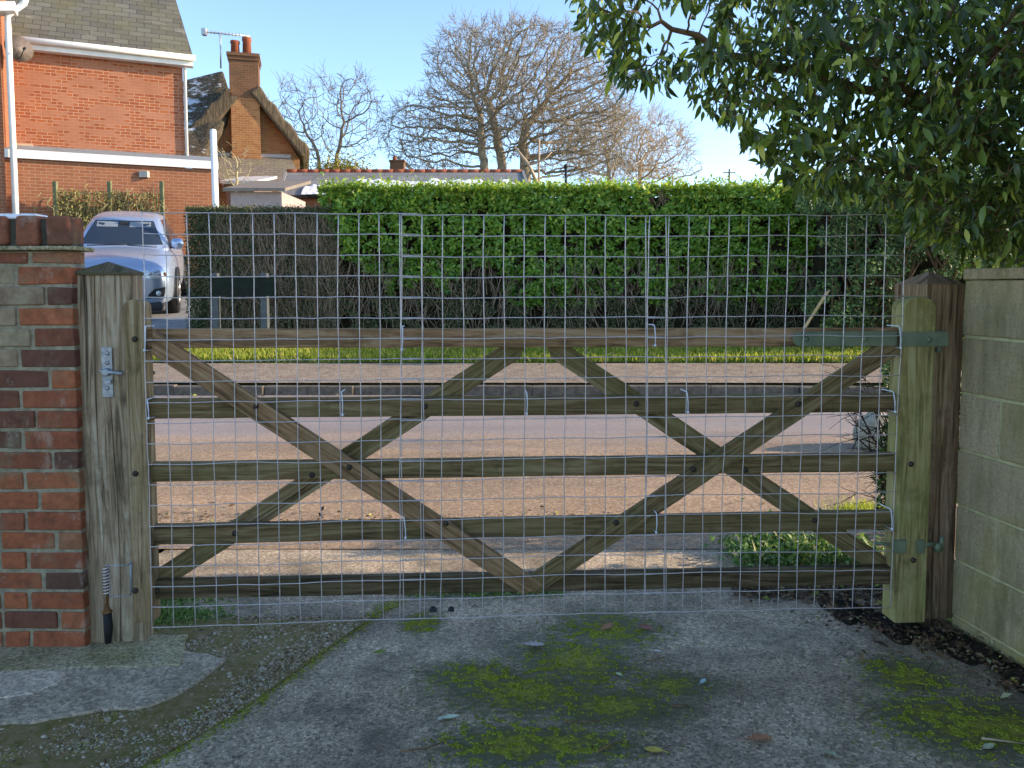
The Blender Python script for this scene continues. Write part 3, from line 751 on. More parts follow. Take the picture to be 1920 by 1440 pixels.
WTIE = mat_simple('white_tie', (.7, .72, .78), .5, 10, .1, .1)
def tie(x, y0, y1, panel, n0):
    a = G(x, y0, -.055); b = G(x + random.uniform(-2, 3), y1, -.055); mb = MB(); o = n0
    mb.tube([(a.x - .002, .03 - o, a.z + .004), (a.x - .002, -.054 - o, a.z + .006), (a.x, -.058 - o, a.z), ((a.x + b.x) / 2 + .002, -.060 - o, (a.z + b.z) / 2), (b.x, -.058 - o, b.z), (b.x + .002, .03 - o, b.z - .004)], .0022, 6, tone=.5)
    mb.lathe((b.x, -.060 - o, b.z), [(.004, -.004), (.005, .002), (.003, .006)], 6)
    mb.build('tie', WTIE, panel)
tie(755, 615, 656, p2, -.043); tie(1227, 612, 648, p3, -.05); tie(1686, 614, 652, p3, -.05); tie(641, 738, 778, p1, -.034)
tie(988, 738, 776, p2, -.043); tie(1288, 737, 773, p3, -.05); tie(1675, 737, 772, p3, -.05); tie(273, 615, 657, p1, -.034)
tie(758, 974, 1008, p2, -.043); tie(1231, 964, 998, p3, -.05); tie(1670, 957, 992, p3, -.05); tie(277, 752, 784, p1, -.034)

# =================================================================== RIGHT POST AND BLOCK WALL
PN = .07
ps0 = G(1729, 800, PN).x; ps1 = G(1800, 800, PN).x
pwid = ps1 - ps0
rp = empty('gate_post', worldG((ps0 + ps1) / 2, PN + .09), GRZ, 'brown square timber post with pointed top carrying the gate hinges, beside the block wall', 'gate post')
zt3 = G(1760, 532, PN).z; mb = MB()
mb.plank((0, -.09, -.06), (0, -.09, zt3), (1, 0, 0), pwid, (0, 1, 0), .25, nseg=16, jit=.0015, tone=.4); mb.build('shaft', WOOD_BROWN, rp, bevel=.006)
mb = MB(); e = pwid / 2
b4 = [(-e, -.09, zt3 - .001), (e, -.09, zt3 - .001), (e, .16, zt3 - .001), (-e, .16, zt3 - .001)]
mb.add(b4 + [(0, .035, zt3 + .055)], [(3, 2, 1, 0), (0, 1, 4), (1, 2, 4), (2, 3, 4), (3, 0, 4)], [[(0, 0), (.1, 0), (.1, .1), (0, .1)]] + [[(0, 0), (0, .2), (.1, .1)]] * 4, .6)
mb.build('cap', WOOD_BROWN, rp, bevel=.003)
mb = MB(); c = G(1757, 1020, -.0); cx = c.x - (ps0 + ps1) / 2; hy = -(PN + .09) - .03
mb.tube([(cx, -.085, c.z - .012), (cx, hy, c.z - .012), (cx, hy, c.z + .04)], .009, 8, tone=.4)
mb.build('hinge_pin', STEELG, rp)
mb = MB(); c = G(1768, 656, 0); mb.tube([(ex - (ps0 + ps1) / 2, -.085, c.z), (ex - (ps0 + ps1) / 2, hy, c.z), (ex - (ps0 + ps1) / 2, hy, c.z + .05)], .010, 8, tone=.4)
mb.build('hinge_pin', STEELG, rp)
# block wall running towards the camera
wb = at(1811, 800, 3.10); wd_ = Vector((.15, -1, 0)).normalized()
bw = empty('block_wall', (wb.x, wb.y, 0), math.atan2(wd_.y, wd_.x), 'mossy concrete block garden wall right of the gate', 'wall')
# local +x towards the camera, face at y=0 ; +y local is to the right (outside)?  rot of (.15,-1): local y = (1,.15) -> away
wtop = 1.505
mb = MB(); lv = [wtop - .045]
while lv[-1] > -.1: lv.append(lv[-1] - .232)
for i, (zt_, zb_) in enumerate(zip(lv, lv[1:])):
    x = -.05 - (.0 if i % 2 else .22)
    if i == 0: x = -.12
    while x < 3.4:
        mb.box((max(x, -.04), 0 + random.uniform(-.002, .002), zb_ + .011), (x + .438, .1, zt_), tone=random.random(), jit=.0015) if x + .44 > 0 else None
        x += .45
mb.build('blockwork', BLOCK, bw, bevel=.007)
mb = MB(); mb.box((-.035, .007, -.1), (3.4, .094, wtop - .047), tone=.4); mb.build('mortar', BLOCKM, bw)
mb = MB(); x = -.04
for L in (.62, .6, .6, .6, .6, .44): mb.box((x, -.006, wtop - .042), (x + L - .004, .115, wtop), jit=.002); x += L
mb.build('coping', BLOCK, bw, bevel=.006)
# =================================================================== FAR HEDGES
HY = 13.0
def inpoly(x, y, P):
    c = np.zeros(len(x), bool); j = len(P) - 1
    for i in range(len(P)):
        xi, yi = P[i]; xj, yj = P[j]
        k = ((yi > y) != (yj > y)) & (x < (xj - xi) * (y - yi) / (yj - yi + 1e-9) + xi); c ^= k; j = i
    return c
def proj(P):
    d = P - np.array([0, 0, CH]); cp, sp = math.cos(PITCH), math.sin(PITCH)
    z = d[:, 1] * cp - d[:, 2] * sp; up = d[:, 1] * sp + d[:, 2] * cp
    return PX + F * d[:, 0] / z, PY - F * up / z
def X13(px, Y=HY): return (px - 960) / F * Y
def vn(x, z, s, o=0): return np.array([mnoise.noise(Vector((a * s, b * s, o))) for a, b in zip(x, z)])
ztopL = at(900, 352, HY).z; ztopP = at(450, 388, HY).z; zbase = zg(13)
TWIGM = mat_simple('hedge_twig', (.36, .27, .19), .9, 6, .45, .2, .1)
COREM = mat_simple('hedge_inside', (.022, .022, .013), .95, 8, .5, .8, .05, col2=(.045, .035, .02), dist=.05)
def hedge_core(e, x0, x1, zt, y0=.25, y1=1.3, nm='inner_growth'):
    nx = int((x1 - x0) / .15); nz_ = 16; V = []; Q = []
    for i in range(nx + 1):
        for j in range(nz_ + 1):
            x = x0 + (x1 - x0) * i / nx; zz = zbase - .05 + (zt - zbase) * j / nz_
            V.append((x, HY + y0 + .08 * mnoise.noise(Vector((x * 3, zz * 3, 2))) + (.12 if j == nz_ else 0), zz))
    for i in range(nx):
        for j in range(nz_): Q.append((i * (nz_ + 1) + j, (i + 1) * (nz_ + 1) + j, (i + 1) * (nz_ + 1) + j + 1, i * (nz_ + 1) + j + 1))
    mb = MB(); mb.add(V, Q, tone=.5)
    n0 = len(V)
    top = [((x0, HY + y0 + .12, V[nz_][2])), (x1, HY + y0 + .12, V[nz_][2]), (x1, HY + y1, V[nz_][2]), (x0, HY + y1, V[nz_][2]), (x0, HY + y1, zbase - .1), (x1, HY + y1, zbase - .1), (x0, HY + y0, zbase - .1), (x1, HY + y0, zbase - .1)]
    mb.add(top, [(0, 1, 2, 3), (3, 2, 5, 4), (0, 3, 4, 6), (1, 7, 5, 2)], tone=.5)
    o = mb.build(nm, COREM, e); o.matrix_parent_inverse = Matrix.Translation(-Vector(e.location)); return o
def child_world(o, e):
    o.matrix_parent_inverse = Matrix.Translation(-Vector(e.location)); return o
# ---- laurel hedge
xl, xr = X13(600), X13(1780)
lh = empty('laurel_hedge', ((xl + xr) / 2, HY + .6, zbase), label='tall glossy green laurel hedge across the road with sunlit top', cat='hedge')
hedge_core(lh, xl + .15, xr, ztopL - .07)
n = 46000
x = rng.uniform(xl, xr, n); z = rng.uniform(zbase + .5, ztopL, n)
pxs = 960 + x / HY * F; 
lowpx = np.interp(pxs, [600, 625, 660, 700, 760, 840, 880, 930, 960, 1060, 1110, 1180, 1230, 1290, 1330, 1420, 1500, 1560, 1700], [430, 460, 490, 520, 540, 530, 490, 505, 585, 610, 590, 535, 570, 540, 555, 560, 600, 620, 630])
zlow = CH + (540 - lowpx) / F * HY
nn = vn(x, z, 2.2); keep = (z > zlow + nn * .3 + vn(x, z, 7, 21) * .15) & (vn(x, z, 5, 4) > -.3 + .25 * rng.random(n) * (z < ztopL - .5))
# a dark bare hollow near 1230,370
keep &= ~(((pxs - 1235) / 28) ** 2 + ((540 - (z - CH) / HY * F - 375) / 20) ** 2 < .3 + rng.random(n))
x, z, nn = x[keep], z[keep], nn[keep]; n = len(x)
y = HY + .1 + vn(x, z, 1.6, 8) * .2 + vn(x, z, 4.5, 9) * .14 + rng.uniform(-.09, .12, n)
z = z + vn(x, x * 0, 1.5, 3) * .05
ax = np.stack([rng.normal(0, .9, n), rng.normal(-.35, .5, n), rng.normal(.15, .8, n)], 1)
nr = np.stack([rng.normal(.15, .5, n), -np.ones(n) * .8, rng.normal(.6, .5, n)], 1)
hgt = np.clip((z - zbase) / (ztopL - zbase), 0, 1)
tone = np.clip(rng.beta(2, 2.2, n) * .75 + .28 * hgt * hgt, 0, 1)  # tone rises with height: sunlight on the hedge top painted into the leaves
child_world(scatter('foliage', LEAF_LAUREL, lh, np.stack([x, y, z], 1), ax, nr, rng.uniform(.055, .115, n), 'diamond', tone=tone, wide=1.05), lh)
# top leaves, sunlight put into their yellower tone
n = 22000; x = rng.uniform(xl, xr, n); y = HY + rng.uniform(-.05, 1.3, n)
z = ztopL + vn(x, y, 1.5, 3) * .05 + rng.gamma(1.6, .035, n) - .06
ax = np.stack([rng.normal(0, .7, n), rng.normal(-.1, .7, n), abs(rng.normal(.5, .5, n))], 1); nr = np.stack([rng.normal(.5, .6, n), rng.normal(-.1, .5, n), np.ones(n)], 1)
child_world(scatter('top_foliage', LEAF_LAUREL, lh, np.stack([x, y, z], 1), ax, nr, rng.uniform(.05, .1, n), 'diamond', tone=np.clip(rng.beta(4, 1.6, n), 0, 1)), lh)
ns = 260; xs_ = rng.uniform(xl, xr, ns); V_ = []; A_ = []
for q in xs_:
    y0 = HY + random.uniform(-.05, .9); hh_ = random.uniform(.04, .2); dx = random.gauss(0, .06)
    for k in range(5): V_.append((q + dx * k / 4, y0, ztopL - .02 + hh_ * k / 4)); A_.append((random.gauss(0, .8), random.gauss(0, .6), .7))
child_world(scatter('stray_shoots', LEAF_LAUREL, lh, np.array(V_), np.array(A_), rng.normal(0, 1, (len(V_), 3)), rng.uniform(.05, .09, len(V_)), 'diamond', tone=rng.uniform(.5, 1, len(V_))), lh)
def twigs(e, x0, x1, z0, z1, cnt, nm='bare_twigs', mt=TWIGM, L=(.2, .7), lean=.45, y0=-.05):
    mb = MB()
    for _ in range(cnt):
        x_ = random.uniform(x0, x1); zz = random.uniform(z0, z1); l = random.uniform(*L); dx = random.gauss(0, lean) * l; dy = random.gauss(-.05, .15) * l
        a = Vector((x_, HY + y0 + random.uniform(0, .28), zz)); m1 = a + Vector((dx * .4 + random.gauss(0, .03), dy * .5, l * .5)); b = a + Vector((dx, dy, l))
        mb.tube([a, m1, b], [.006, .0045, .002], 3, cap=False)
        if random.random() < .6:
            c = m1 + Vector((random.gauss(0, .12), random.gauss(0, .06), random.uniform(.03, .2))); mb.tube([m1, c], [.0035, .0015], 3, cap=False)
    child_world(mb.build(nm, mt, e), e)
twigs(lh, X13(620), xr - .3, zbase, zbase + 1.0, 1000)
twigs(lh, X13(1205), X13(1262), at(960, 400, HY).z, at(960, 372, HY).z, 40, L=(.1, .3), y0=.05)
# low dark ivy among the twigs
n = 30000; x = rng.uniform(X13(600), xr, n); z = zbase + rng.beta(1.1, 1.6, n) * 1.05
k = vn(x, z, 2.6, 12) > -.12; x, z = x[k], z[k]; n = len(x)
child_world(scatter('ivy', LEAF_PRIVET, lh, np.stack([x, HY + rng.uniform(-.05, .2, n), z], 1), rng.normal(0, 1, (n, 3)), np.stack([rng.normal(0, .5, n), -np.ones(n), rng.normal(.4, .4, n)], 1), rng.uniform(.025, .055, n)), lh)
# ---- privet hedge (left, half bare)
xa, xb = X13(352), X13(622)
ph = empty('privet_hedge', ((xa + xb) / 2, HY + .6, zbase), label='clipped half-bare brown and dark green privet hedge beside the silver car', cat='hedge')
hedge_core(ph, xa + .12, xb + .3, ztopP - .05)
n = 52000; x = rng.uniform(xa, xb + .1, n); z = rng.uniform(zbase, ztopP, n)
dens = np.interp(960 + x / HY * F, [352, 400, 440, 620], [1, .95, .55, .33]) + vn(x, z, 2.4, 30) * .55 - np.clip((z - zbase - .9), 0, 2) * .06
k = rng.random(n) < dens; x, z = x[k], z[k]; n = len(x)
y = HY + rng.uniform(-.08, .2, n) + vn(x, z, 2.5, 7) * .07
child_world(scatter('foliage', LEAF_PRIVET, ph, np.stack([x, y, z], 1), rng.normal(0, 1, (n, 3)), np.stack([rng.normal(0, .6, n), -np.ones(n), rng.normal(.5, .5, n)], 1), rng.uniform(.022, .05, n)), ph)
n = 9000; x = rng.uniform(xa, xb, n); y = HY + rng.uniform(-.05, 1.3, n)
child_world(scatter('top_foliage', LEAF_PRIVET, ph, np.stack([x, y, ztopP + rng.gamma(2, .015, n) - .05], 1), rng.normal(0, 1, (n, 3)), np.stack([rng.normal(.4, .6, n), rng.normal(0, .5, n), np.ones(n)], 1), rng.uniform(.025, .05, n), tone=rng.uniform(.5, 1, n)), ph)
# left end face of hedge
n = 9000; y = HY + rng.uniform(0, 1.3, n); z = rng.uniform(zbase, ztopP, n)
child_world(scatter('end_foliage', LEAF_PRIVET, ph, np.stack([xa + rng.uniform(-.04, .12, n), y, z], 1), rng.normal(0, 1, (n, 3)), np.stack([-np.ones(n), rng.normal(0, .6, n), rng.normal(.4, .5, n)], 1), rng.uniform(.025, .05, n)), ph)
twigs(ph, xa + .4, xb + .1, zbase, ztopP - .35, 3800, L=(.12, .45), lean=.3)
# frost on the privet by the shed
mb = MB()
# ---- dark evergreen shrub at the right end of the hedge
SY = 11.9
def P_at(px, py, Y): return np.array(at(px, py, Y))
sh = empty('evergreen_shrub', Vector(P_at(1610, 640, SY)), label='dark small-leaved evergreen shrub at the right end of the laurel hedge', cat='shrub')
poly = [(1500, 335), (1720, 300), (1900, 300), (1900, 700), (1560, 680), (1530, 650), (1540, 600), (1500, 580), (1520, 520), (1560, 500), (1530, 470), (1540, 420), (1490, 390)]
n = 34000; px_ = rng.uniform(1480, 1900, n); py_ = rng.uniform(300, 700, n); k = inpoly(px_, py_, poly)
yy_ = SY + rng.uniform(-.25, .7, n) + np.array([mnoise.noise(Vector((a / 70, b / 70, 0))) for a, b in zip(px_, py_)]) * .5
k &= np.array([mnoise.noise(Vector((a / 34, b / 34, 3))) for a, b in zip(px_, py_)]) > -.25
P = np.array([at(a, b, c)[:] for a, b, c in zip(px_[k], py_[k], yy_[k])]); n = len(P)
child_world(scatter('foliage', LEAF_HOLLY, sh, P, rng.normal(0, 1, (n, 3)) + [0, -.2, -.2], np.stack([rng.normal(0, .6, n), -np.ones(n), rng.normal(.6, .5, n)], 1), rng.uniform(.04, .085, n)), sh)
mb = MB()
for i in range(60):
    a = Vector(P_at(random.uniform(1560, 1800), 660, SY + .3)); b = Vector(P_at(random.uniform(1520, 1850), random.uniform(350, 560), SY + random.uniform(0, .5))); m1 = a.lerp(b, .5) + Vector((random.gauss(0, .2), 0, 0))
    mb.tube([a, m1, b], [.03, .018, .006], 5)
child_world(mb.build('branches', BARKD, sh), sh)
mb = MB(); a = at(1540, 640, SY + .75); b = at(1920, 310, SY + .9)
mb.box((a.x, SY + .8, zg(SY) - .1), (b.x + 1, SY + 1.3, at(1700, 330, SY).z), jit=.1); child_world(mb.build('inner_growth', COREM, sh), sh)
# broken pale stake leaning in the shrub
mb = MB(); a = at(1493, 640, 11.45); b = at(1553, 546, 11.4)
mb.plank(a, b, (0.8, 0, .5), .07, (0, 1, 0), .04, tone=.2); tag(mb.build('leaning_stake', mat_wood('pale_stake', (.3, .22, .1), (.5, .4, .22), (.62, .52, .33), (.4, .38, .2), .2)), 'pale broken stake leaning in the hedge, above the top rail', 'stake')

# =================================================================== CAR
def car():
    PAINT = M('silver_blue_paint'); c_ = PAINT.mix(PAINT.noise(PAINT.co('Object'), 2, 3), (.42, .5, .64), (.38, .46, .6)); PAINT = PAINT.out(c_, .25, None, .5, .6); 
    GLASS = M('dark_glass').out((.02, .03, .045), .06, None, .8)
    LAMP = M('lamp_glass').out((.55, .58, .6), .12, None, .8, .3)
    ALLOY = M('alloy').out((.42, .43, .45), .35, None, .5, .8)
    AMBER = M('amber_lens').out((.6, .2, .04), .2)
    e = empty('parked_car', (0, 0, 0), label='silver blue estate car parked nose-out on the drive beside the hedge', cat='car')
    # x across, y back from nose (0..4.6), z up
    def loft(name, st, mt, par, closed=True):
        mb = MB(); V = []; k = len(st[0][1]) * 2
        for y, half in st:
            ring = [(x, y, z) for x, z in half] + [(-x, y, z) for x, z in reversed(half)]
            V += ring
        Q = []
        for i in range(len(st) - 1):
            for j in range(k): Q.append((i * k + j, i * k + (j + 1) % k, (i + 1) * k + (j + 1) % k, (i + 1) * k + j))
        Q.append(tuple(range(k))); Q.append(tuple(range((len(st) - 1) * k, len(st) * k)))
        mb.add(V, Q, tone=.5, smooth=True); o = mb.build(name, mt, par)
        sb = o.modifiers.new('subsurf', 'SUBSURF'); sb.levels = 2; sb.render_levels = 2; return o
    def sec(w, zt, zs, zl, crown=.03):   # half section, top centre to bottom centre
        return [(0.001, zt + crown), (w * .45, zt + crown * .6), (w * .82, zt - .02), (w * .97, zs), (w, (zs + zl) / 2 + .05), (w * .98, zl + .06), (w * .9, zl), (0.001, zl)]
    body = loft('body', [(0.0, sec(.55, .72, .66, .34)), (.03, sec(.66, .84, .76, .28)), (.14, sec(.82, .92, .82, .25)), (.4, sec(.915, 1.0, .88, .25)), (.9, sec(.945, 1.07, .93, .27)),
                  (1.3, sec(.945, 1.12, .97, .27)), (2.4, sec(.95, 1.1, .98, .27)), (3.6, sec(.95, 1.12, 1.0, .27)), (4.3, sec(.92, 1.12, .98, .3)), (4.55, sec(.84, 1.05, .9, .35)), (4.62, sec(.7, .9, .8, .4))], PAINT, e)
    def cab(w0, zt, w1, zb): return [(0.001, zt), (w0 * .6, zt - .006), (w0 * .9, zt - .04), (w0, zt - .09), ((w0 + w1) / 2, (zt + zb) / 2), (w1, zb), (w1, zb - .05), (0.001, zb - .05)]
    cabin = loft('roof', [(1.22, cab(.7, 1.13, .78, 1.08)), (1.35, cab(.7, 1.2, .8, 1.08)), (1.75, cab(.64, 1.5, .82, 1.08)), (2.05, cab(.6, 1.63, .84, 1.08)), (2.7, cab(.6, 1.69, .86, 1.08)), (3.6, cab(.6, 1.66, .86, 1.08)), (4.2, cab(.55, 1.55, .82, 1.08)), (4.45, cab(.5, 1.3, .78, 1.08))], PAINT, e)
    from mathutils.bvhtree import BVHTree
    bpy.context.view_layer.update(); dg = bpy.context.evaluated_depsgraph_get()
    tb, tc = BVHTree.FromObject(body, dg), BVHTree.FromObject(cabin, dg)
    def hit(tree, o, d, off, fb):
        h_ = tree.ray_cast(Vector(o), Vector(d))
        return tuple(h_[0] - Vector(d) * off) if h_[0] is not None else tuple(fb)
    # windscreen: curved patch slightly proud
    def patch(name, rows, mt, par=e, th=.006):
        mb = MB(); V = [p for r in rows for p in r]; k = len(rows[0]); Q = [(i * k + j, i * k + j + 1, (i + 1) * k + j + 1, (i + 1) * k + j) for i in range(len(rows) - 1) for j in range(k - 1)]
        mb.add(V, Q, tone=.5, smooth=True); return mb.build(name, mt, par)
    ws = []
    for t in np.linspace(0, 1, 6):
        y0 = 1.17 + (1.93 - 1.17) * t; z0 = 1.15 + (1.615 - 1.15) * t; wdt = .74 + (.585 - .74) * t
        ws.append([(wdt * s, y0 + .12 * s * s - .012, z0 + .0 - .03 * s * s + .035 * math.sin(t * 3.14)) for s in np.linspace(-1, 1, 9)])
    ws = [[hit(tc, (x, -2, z), (0, 1, 0), .012, (x, y, z)) for x, y, z in rw] for rw in [[(w_ * s_, 1.3, z_) for s_ in np.linspace(-1, 1, 13)] for w_, z_ in zip(np.linspace(.69, .50, 8), np.linspace(1.16, 1.54, 8))]]
    wsn = patch('windscreen', ws, GLASS)
    for sx in (-1, 1):      # sun visors seen through the glass
        mb = MB(); rows = []
        for t in (.68, .9):
            y0 = 1.17 + .76 * t; z0 = 1.15 + .465 * t + .035 * math.sin(t * 3.14)
            rows.append([hit(tc, (sx * s, -2, z0 - .06), (0, 1, 0), .02, (sx * s, y0, z0)) for s in (.1, .28, .46)])
        patch('sun_visor', rows, mat_simple('visor_%s' % ('a' if sx < 0 else 'b'), (.22, .25, .28), .6, 5, .2, 0), wsn)
    # side windows
    for sx in (-1, 1):
        for (ya, yb, yc, yd) in ((1.62, 2.0, 2.62, 2.62), (2.7, 2.7, 3.5, 3.55), (3.62, 3.62, 3.95, 4.2)):
            def sp(y, z):
                t = (z - 1.08) / .52; return hit(tc, (sx * 2, y, z), (-sx, 0, 0), .01, (sx * (.862 - .235 * t ** 1.15), y, z))
            zt_ = 1.5 if yb > 3.6 else 1.55
            patch('side_window', [[sp(ya, 1.12), sp((ya + yd) / 2, 1.12), sp(yd, 1.12)], [sp((ya + yb) / 2, 1.34), sp((ya + yd) / 2, 1.34), sp((yc + yd) / 2, 1.34)], [sp(yb, zt_), sp((yb + yc) / 2, zt_), sp(yc, zt_)]], GLASS)
        # mirror
        mb = MB(); mb.lathe((sx * .93, 1.55, 1.17), [(.02, -.12), (.09, -.09), (.105, 0), (.09, .08), (.02, .11)], 12, (1, 0, 0), smooth=True); mb.build('mirror', PAINT, e)
        mb = MB(); mb.box((sx * .86 - .06, 1.5, 1.09), (sx * .93 + .06, 1.6, 1.12)); mb.build('mirror_arm', DARK, e, bevel=.01)
        # headlight
        def hp(x, z): # front surface approx y
            return hit(tb, (sx * x, -1, z), (0, 1, 0), .012, (sx * x, .035 + max(0, x - .45) ** 1.9 * 1.25, z))
        rows = [[hp(x0 + (x1 - x0) * k / 8, z0 + (z1 - z0) * k / 8 - .03 * math.sin(k / 8 * 3.14)) for k in range(9)] for x0, x1, z0, z1 in ((.36, .80, .76, .70), (.40, .815, .79, .735), (.44, .82, .815, .77), (.5, .80, .835, .80))]
        h = patch('headlight', rows, LAMP)
        for lx, lz in ((.56, .775), (.69, .765)):
            mb = MB(); p = hp(lx, lz); mb.lathe((p[0], p[1] - .004, p[2]), [(.035, 0), (.03, .012), (.01, .018)], 10, (0, -1, 0)); mb.build('bulb', ALLOY, h)
        p0 = hp(.785, .755); mb = MB(); mb.lathe((p0[0], p0[1] - .003, p0[2]), [(.035, 0), (.028, .01), (.005, .014)], 8, (sx * .5, -1, 0)); mb.build('indicator', AMBER, h)
        # fog lamp recess
        rows = [[hp(.48 + .28 * k / 5, .37 + .03 * k / 5) for k in range(6)], [hp(.53 + .25 * k / 5, .45 + .02 * k / 5) for k in range(6)], [hp(.62 + .17 * k / 5, .53 + .02 * k / 5) for k in range(6)]]
        fg = patch('fog_recess', rows, DARK); p0 = hp(.68, .46); mb = MB(); mb.lathe((p0[0], p0[1] - .03, p0[2]), [(.045, 0), (.04, .012), (.015, .02)], 10, (0, -1, 0)); mb.build('fog_lamp', LAMP, fg)
        # wheels
        for wy in (.92, 3.7):
            mb = MB(); mb.lathe((sx * .74, wy, .36), [(.24, 0), (.345, .0), (.365, .03), (.365, .19), (.345, .225), (.25, .225)], 28, (sx, 0, 0)); wh = mb.build('wheel', RUBBER, e)
            mb = MB(); mb.lathe((sx * .93, wy, .36), [(.24, 0), (.25, .03), (.22, .032), (.2, .01), (.06, .015), (.05, .03), (.0, .03)], 24, (sx, 0, 0))
            for k in range(5):
                th = k * 2 * math.pi / 5; mb.tube([(sx * .955, wy, .36), (sx * .962, wy + .22 * math.cos(th), .36 + .22 * math.sin(th))], [.035, .025], 6)
            mb.build('rim', ALLOY, wh)
            # arch
            mb = MB(); pts = [(sx * .945, wy + .43 * math.cos(t), .36 + .43 * math.sin(t)) for t in np.linspace(-.35, math.pi + .35, 18)]
            mb.tube(pts, .03, 6); mb.build('wheel_arch', DARK, e)
    mb = MB(); mb.box((-.74, .03, .16), (.74, .5, .31), tone=.4); mb.build('lower_bumper', DARK, e, bevel=.05)
    mb = MB(); mb.box((-.36, -.02, .6), (.36, .12, .76), tone=.4); g = mb.build('grille', DARK, e, bevel=.03)
    mb = MB()
    for k in range(4): mb.box((-.33, -.03, .62 + k * .036), (.33, -.015, .632 + k * .036))
    mb.tube([(-.3, -.035, .62), (.3, -.035, .75)], .01, 6); mb.build('grille_bar', ALLOY, g)
    mb = MB(); mb.box((-.26, -.06, .44), (.26, -.045, .55)); mb.build('number_plate', WHITE, e, bevel=.004)
    mb = MB(); mb.tube([(-.55, 1.09, 1.145), (0.0, 1.07, 1.165), (.1, 1.07, 1.165)], .01, 5); mb.tube([(.1, 1.09, 1.16), (.6, 1.12, 1.13)], .01, 5); mb.build('wiper', DARK, e)
    mb = MB(); mb.box((-.07, 1.72, 1.47), (.07, 1.75, 1.53)); mb.build('interior_mirror', DARK, e, bevel=.01)
    mb = MB(); mb.tube([(0, 2.6, 1.69), (0, 2.72, 1.86)], [.006, .003], 5); mb.build('aerial', DARK, e)
    return e
cr = car()
cy = 13.9; cfx = (218 - 960) / F * cy
cr.location = (cfx, cy, zg(cy) + .03)
hd = R(20)                              # nose points towards the road, turned a little to the right
cr.rotation_mode = 'XYZ'; cr.rotation_euler = (math.atan(.12), 0, hd); cr.scale = (1.04, 1.0, 1.13)

# =================================================================== SIGN SEEN FROM BEHIND
sg = empty('road_sign', at(455, 640, 12.3), label='back of a dark green sign board on two grey posts before the hedge', cat='sign')
def W2(o): return child_world(o, sg)
for x_ in (405, 497):
    a = at(x_, 640, 12.3); t = at(x_, 512, 12.3); mb = MB(); mb.box((a.x - .055, 12.27, zg(12.2) - .1), (a.x + .055, 12.38, t.z)); W2(mb.build('post', mat_simple('grey_post', (.1, .115, .12), .6, 12, .3, .2), sg, bevel=.006))
a = at(392, 555, 12.2); b = at(514, 520, 12.2); mb = MB(); mb.box((a.x, 12.22, a.z), (b.x, 12.262, b.z)); W2(mb.build('board', mat_simple('green_board', (.014, .022, .014), .9, 8, .4, .1), sg, bevel=.004))

# =================================================================== HOUSES
def mat_bw(name, c1, c2, mortar, bw_, bh, vertical_axis_uv=True, vec=None, patchy=0):
    m = M(name); uv = m.co('UV'); bt = m.n('ShaderNodeTexBrick', {'Vector': uv, 'Color1': (*c1, 1), 'Color2': (*c2, 1), 'Mortar': (*mortar, 1), 'Scale': 1.0, 'Mortar Size': .006, 'Brick Width': bw_, 'Row Height': bh, 'Bias': 0.0, 'Mortar Smooth': .2})
    c = bt.outputs['Color']
    if patchy:
        # pale glazed bricks: per-brick random by snapping coordinates
        X, Y, Z = m.sep(uv); r = m.math('FLOOR', m.math('DIVIDE', Y, bh)); sh_ = m.math('MULTIPLY', m.math('MODULO', r, 2.0), .5)
        cx = m.math('FLOOR', m.math('ADD', m.math('DIVIDE', X, bw_), sh_)); v = m.n('ShaderNodeCombineXYZ', {0: cx, 1: r}).outputs[0]
        wn_ = m.n('ShaderNodeTexWhiteNoise', {'Vector': v}).outputs['Value']; cl = m.noise(v, .33, 2, .5)
        f = m.ramp(m.math('ADD', m.math('MULTIPLY', wn_, .2), cl), [(.58, 0), (.61, patchy)], 'LINEAR')
        c = m.mix(f, c, (.38, .175, .105))
    nz_ = m.noise(uv, 1.3, 6, .6); c = m.mix(m.ramp(nz_, [(.4, 0), (.75, .35)]), c, tuple(k * .5 for k in c1))
    return m.out(c, .85, m.bump(bt.outputs['Fac'], -.4, .006), .2)
HB = mat_bw('house_brick', (.36, .115, .045), (.27, .075, .032), (.5, .36, .26), .235, .078, patchy=.8)
HB2 = mat_bw('extension_brick', (.32, .125, .06), (.26, .095, .048), (.36, .26, .18), .235, .078)
CB = mat_bw('cottage_brick', (.4, .2, .08), (.3, .12, .055), (.4, .33, .16), .235, .085)
CHB = mat_bw('chimney_brick', (.2, .1, .055), (.14, .075, .045), (.22, .17, .1), .235, .085)
def mat_slate(name, a, b, bw_, bh, mossc=(.13, .12, .05)):
    m = M(name); uv = m.co('UV'); bt = m.n('ShaderNodeTexBrick', {'Vector': uv, 'Color1': (*a, 1), 'Color2': (*b, 1), 'Mortar': (.02, .02, .02, 1), 'Scale': 1.0, 'Mortar Size': .008, 'Brick Width': bw_, 'Row Height': bh, 'Mortar Smooth': .1})
    c = bt.outputs['Color']; n_ = m.noise(uv, 1.1, 6, .65); c = m.mix(m.ramp(n_, [(.42, 0), (.68, .6)]), c, mossc)
    n2 = m.noise(m.co('UV', (.8, 3, 1)), 1.6, 6, .7); c = m.mix(m.ramp(n2, [(.58, 0), (.72, .5)]), c, (.36, .33, .27))
    Y = m.sep(uv)[1]; saw = m.math('FRACT', m.math('DIVIDE', Y, bh))
    return m.out(c, .75, m.bump(m.math('SUBTRACT', m.math('MULTIPLY', bt.outputs['Fac'], -1.0), saw), .5, .015), .3)
SLATE = mat_slate('slate_roof', (.15, .145, .12), (.095, .09, .075), .36, .2)
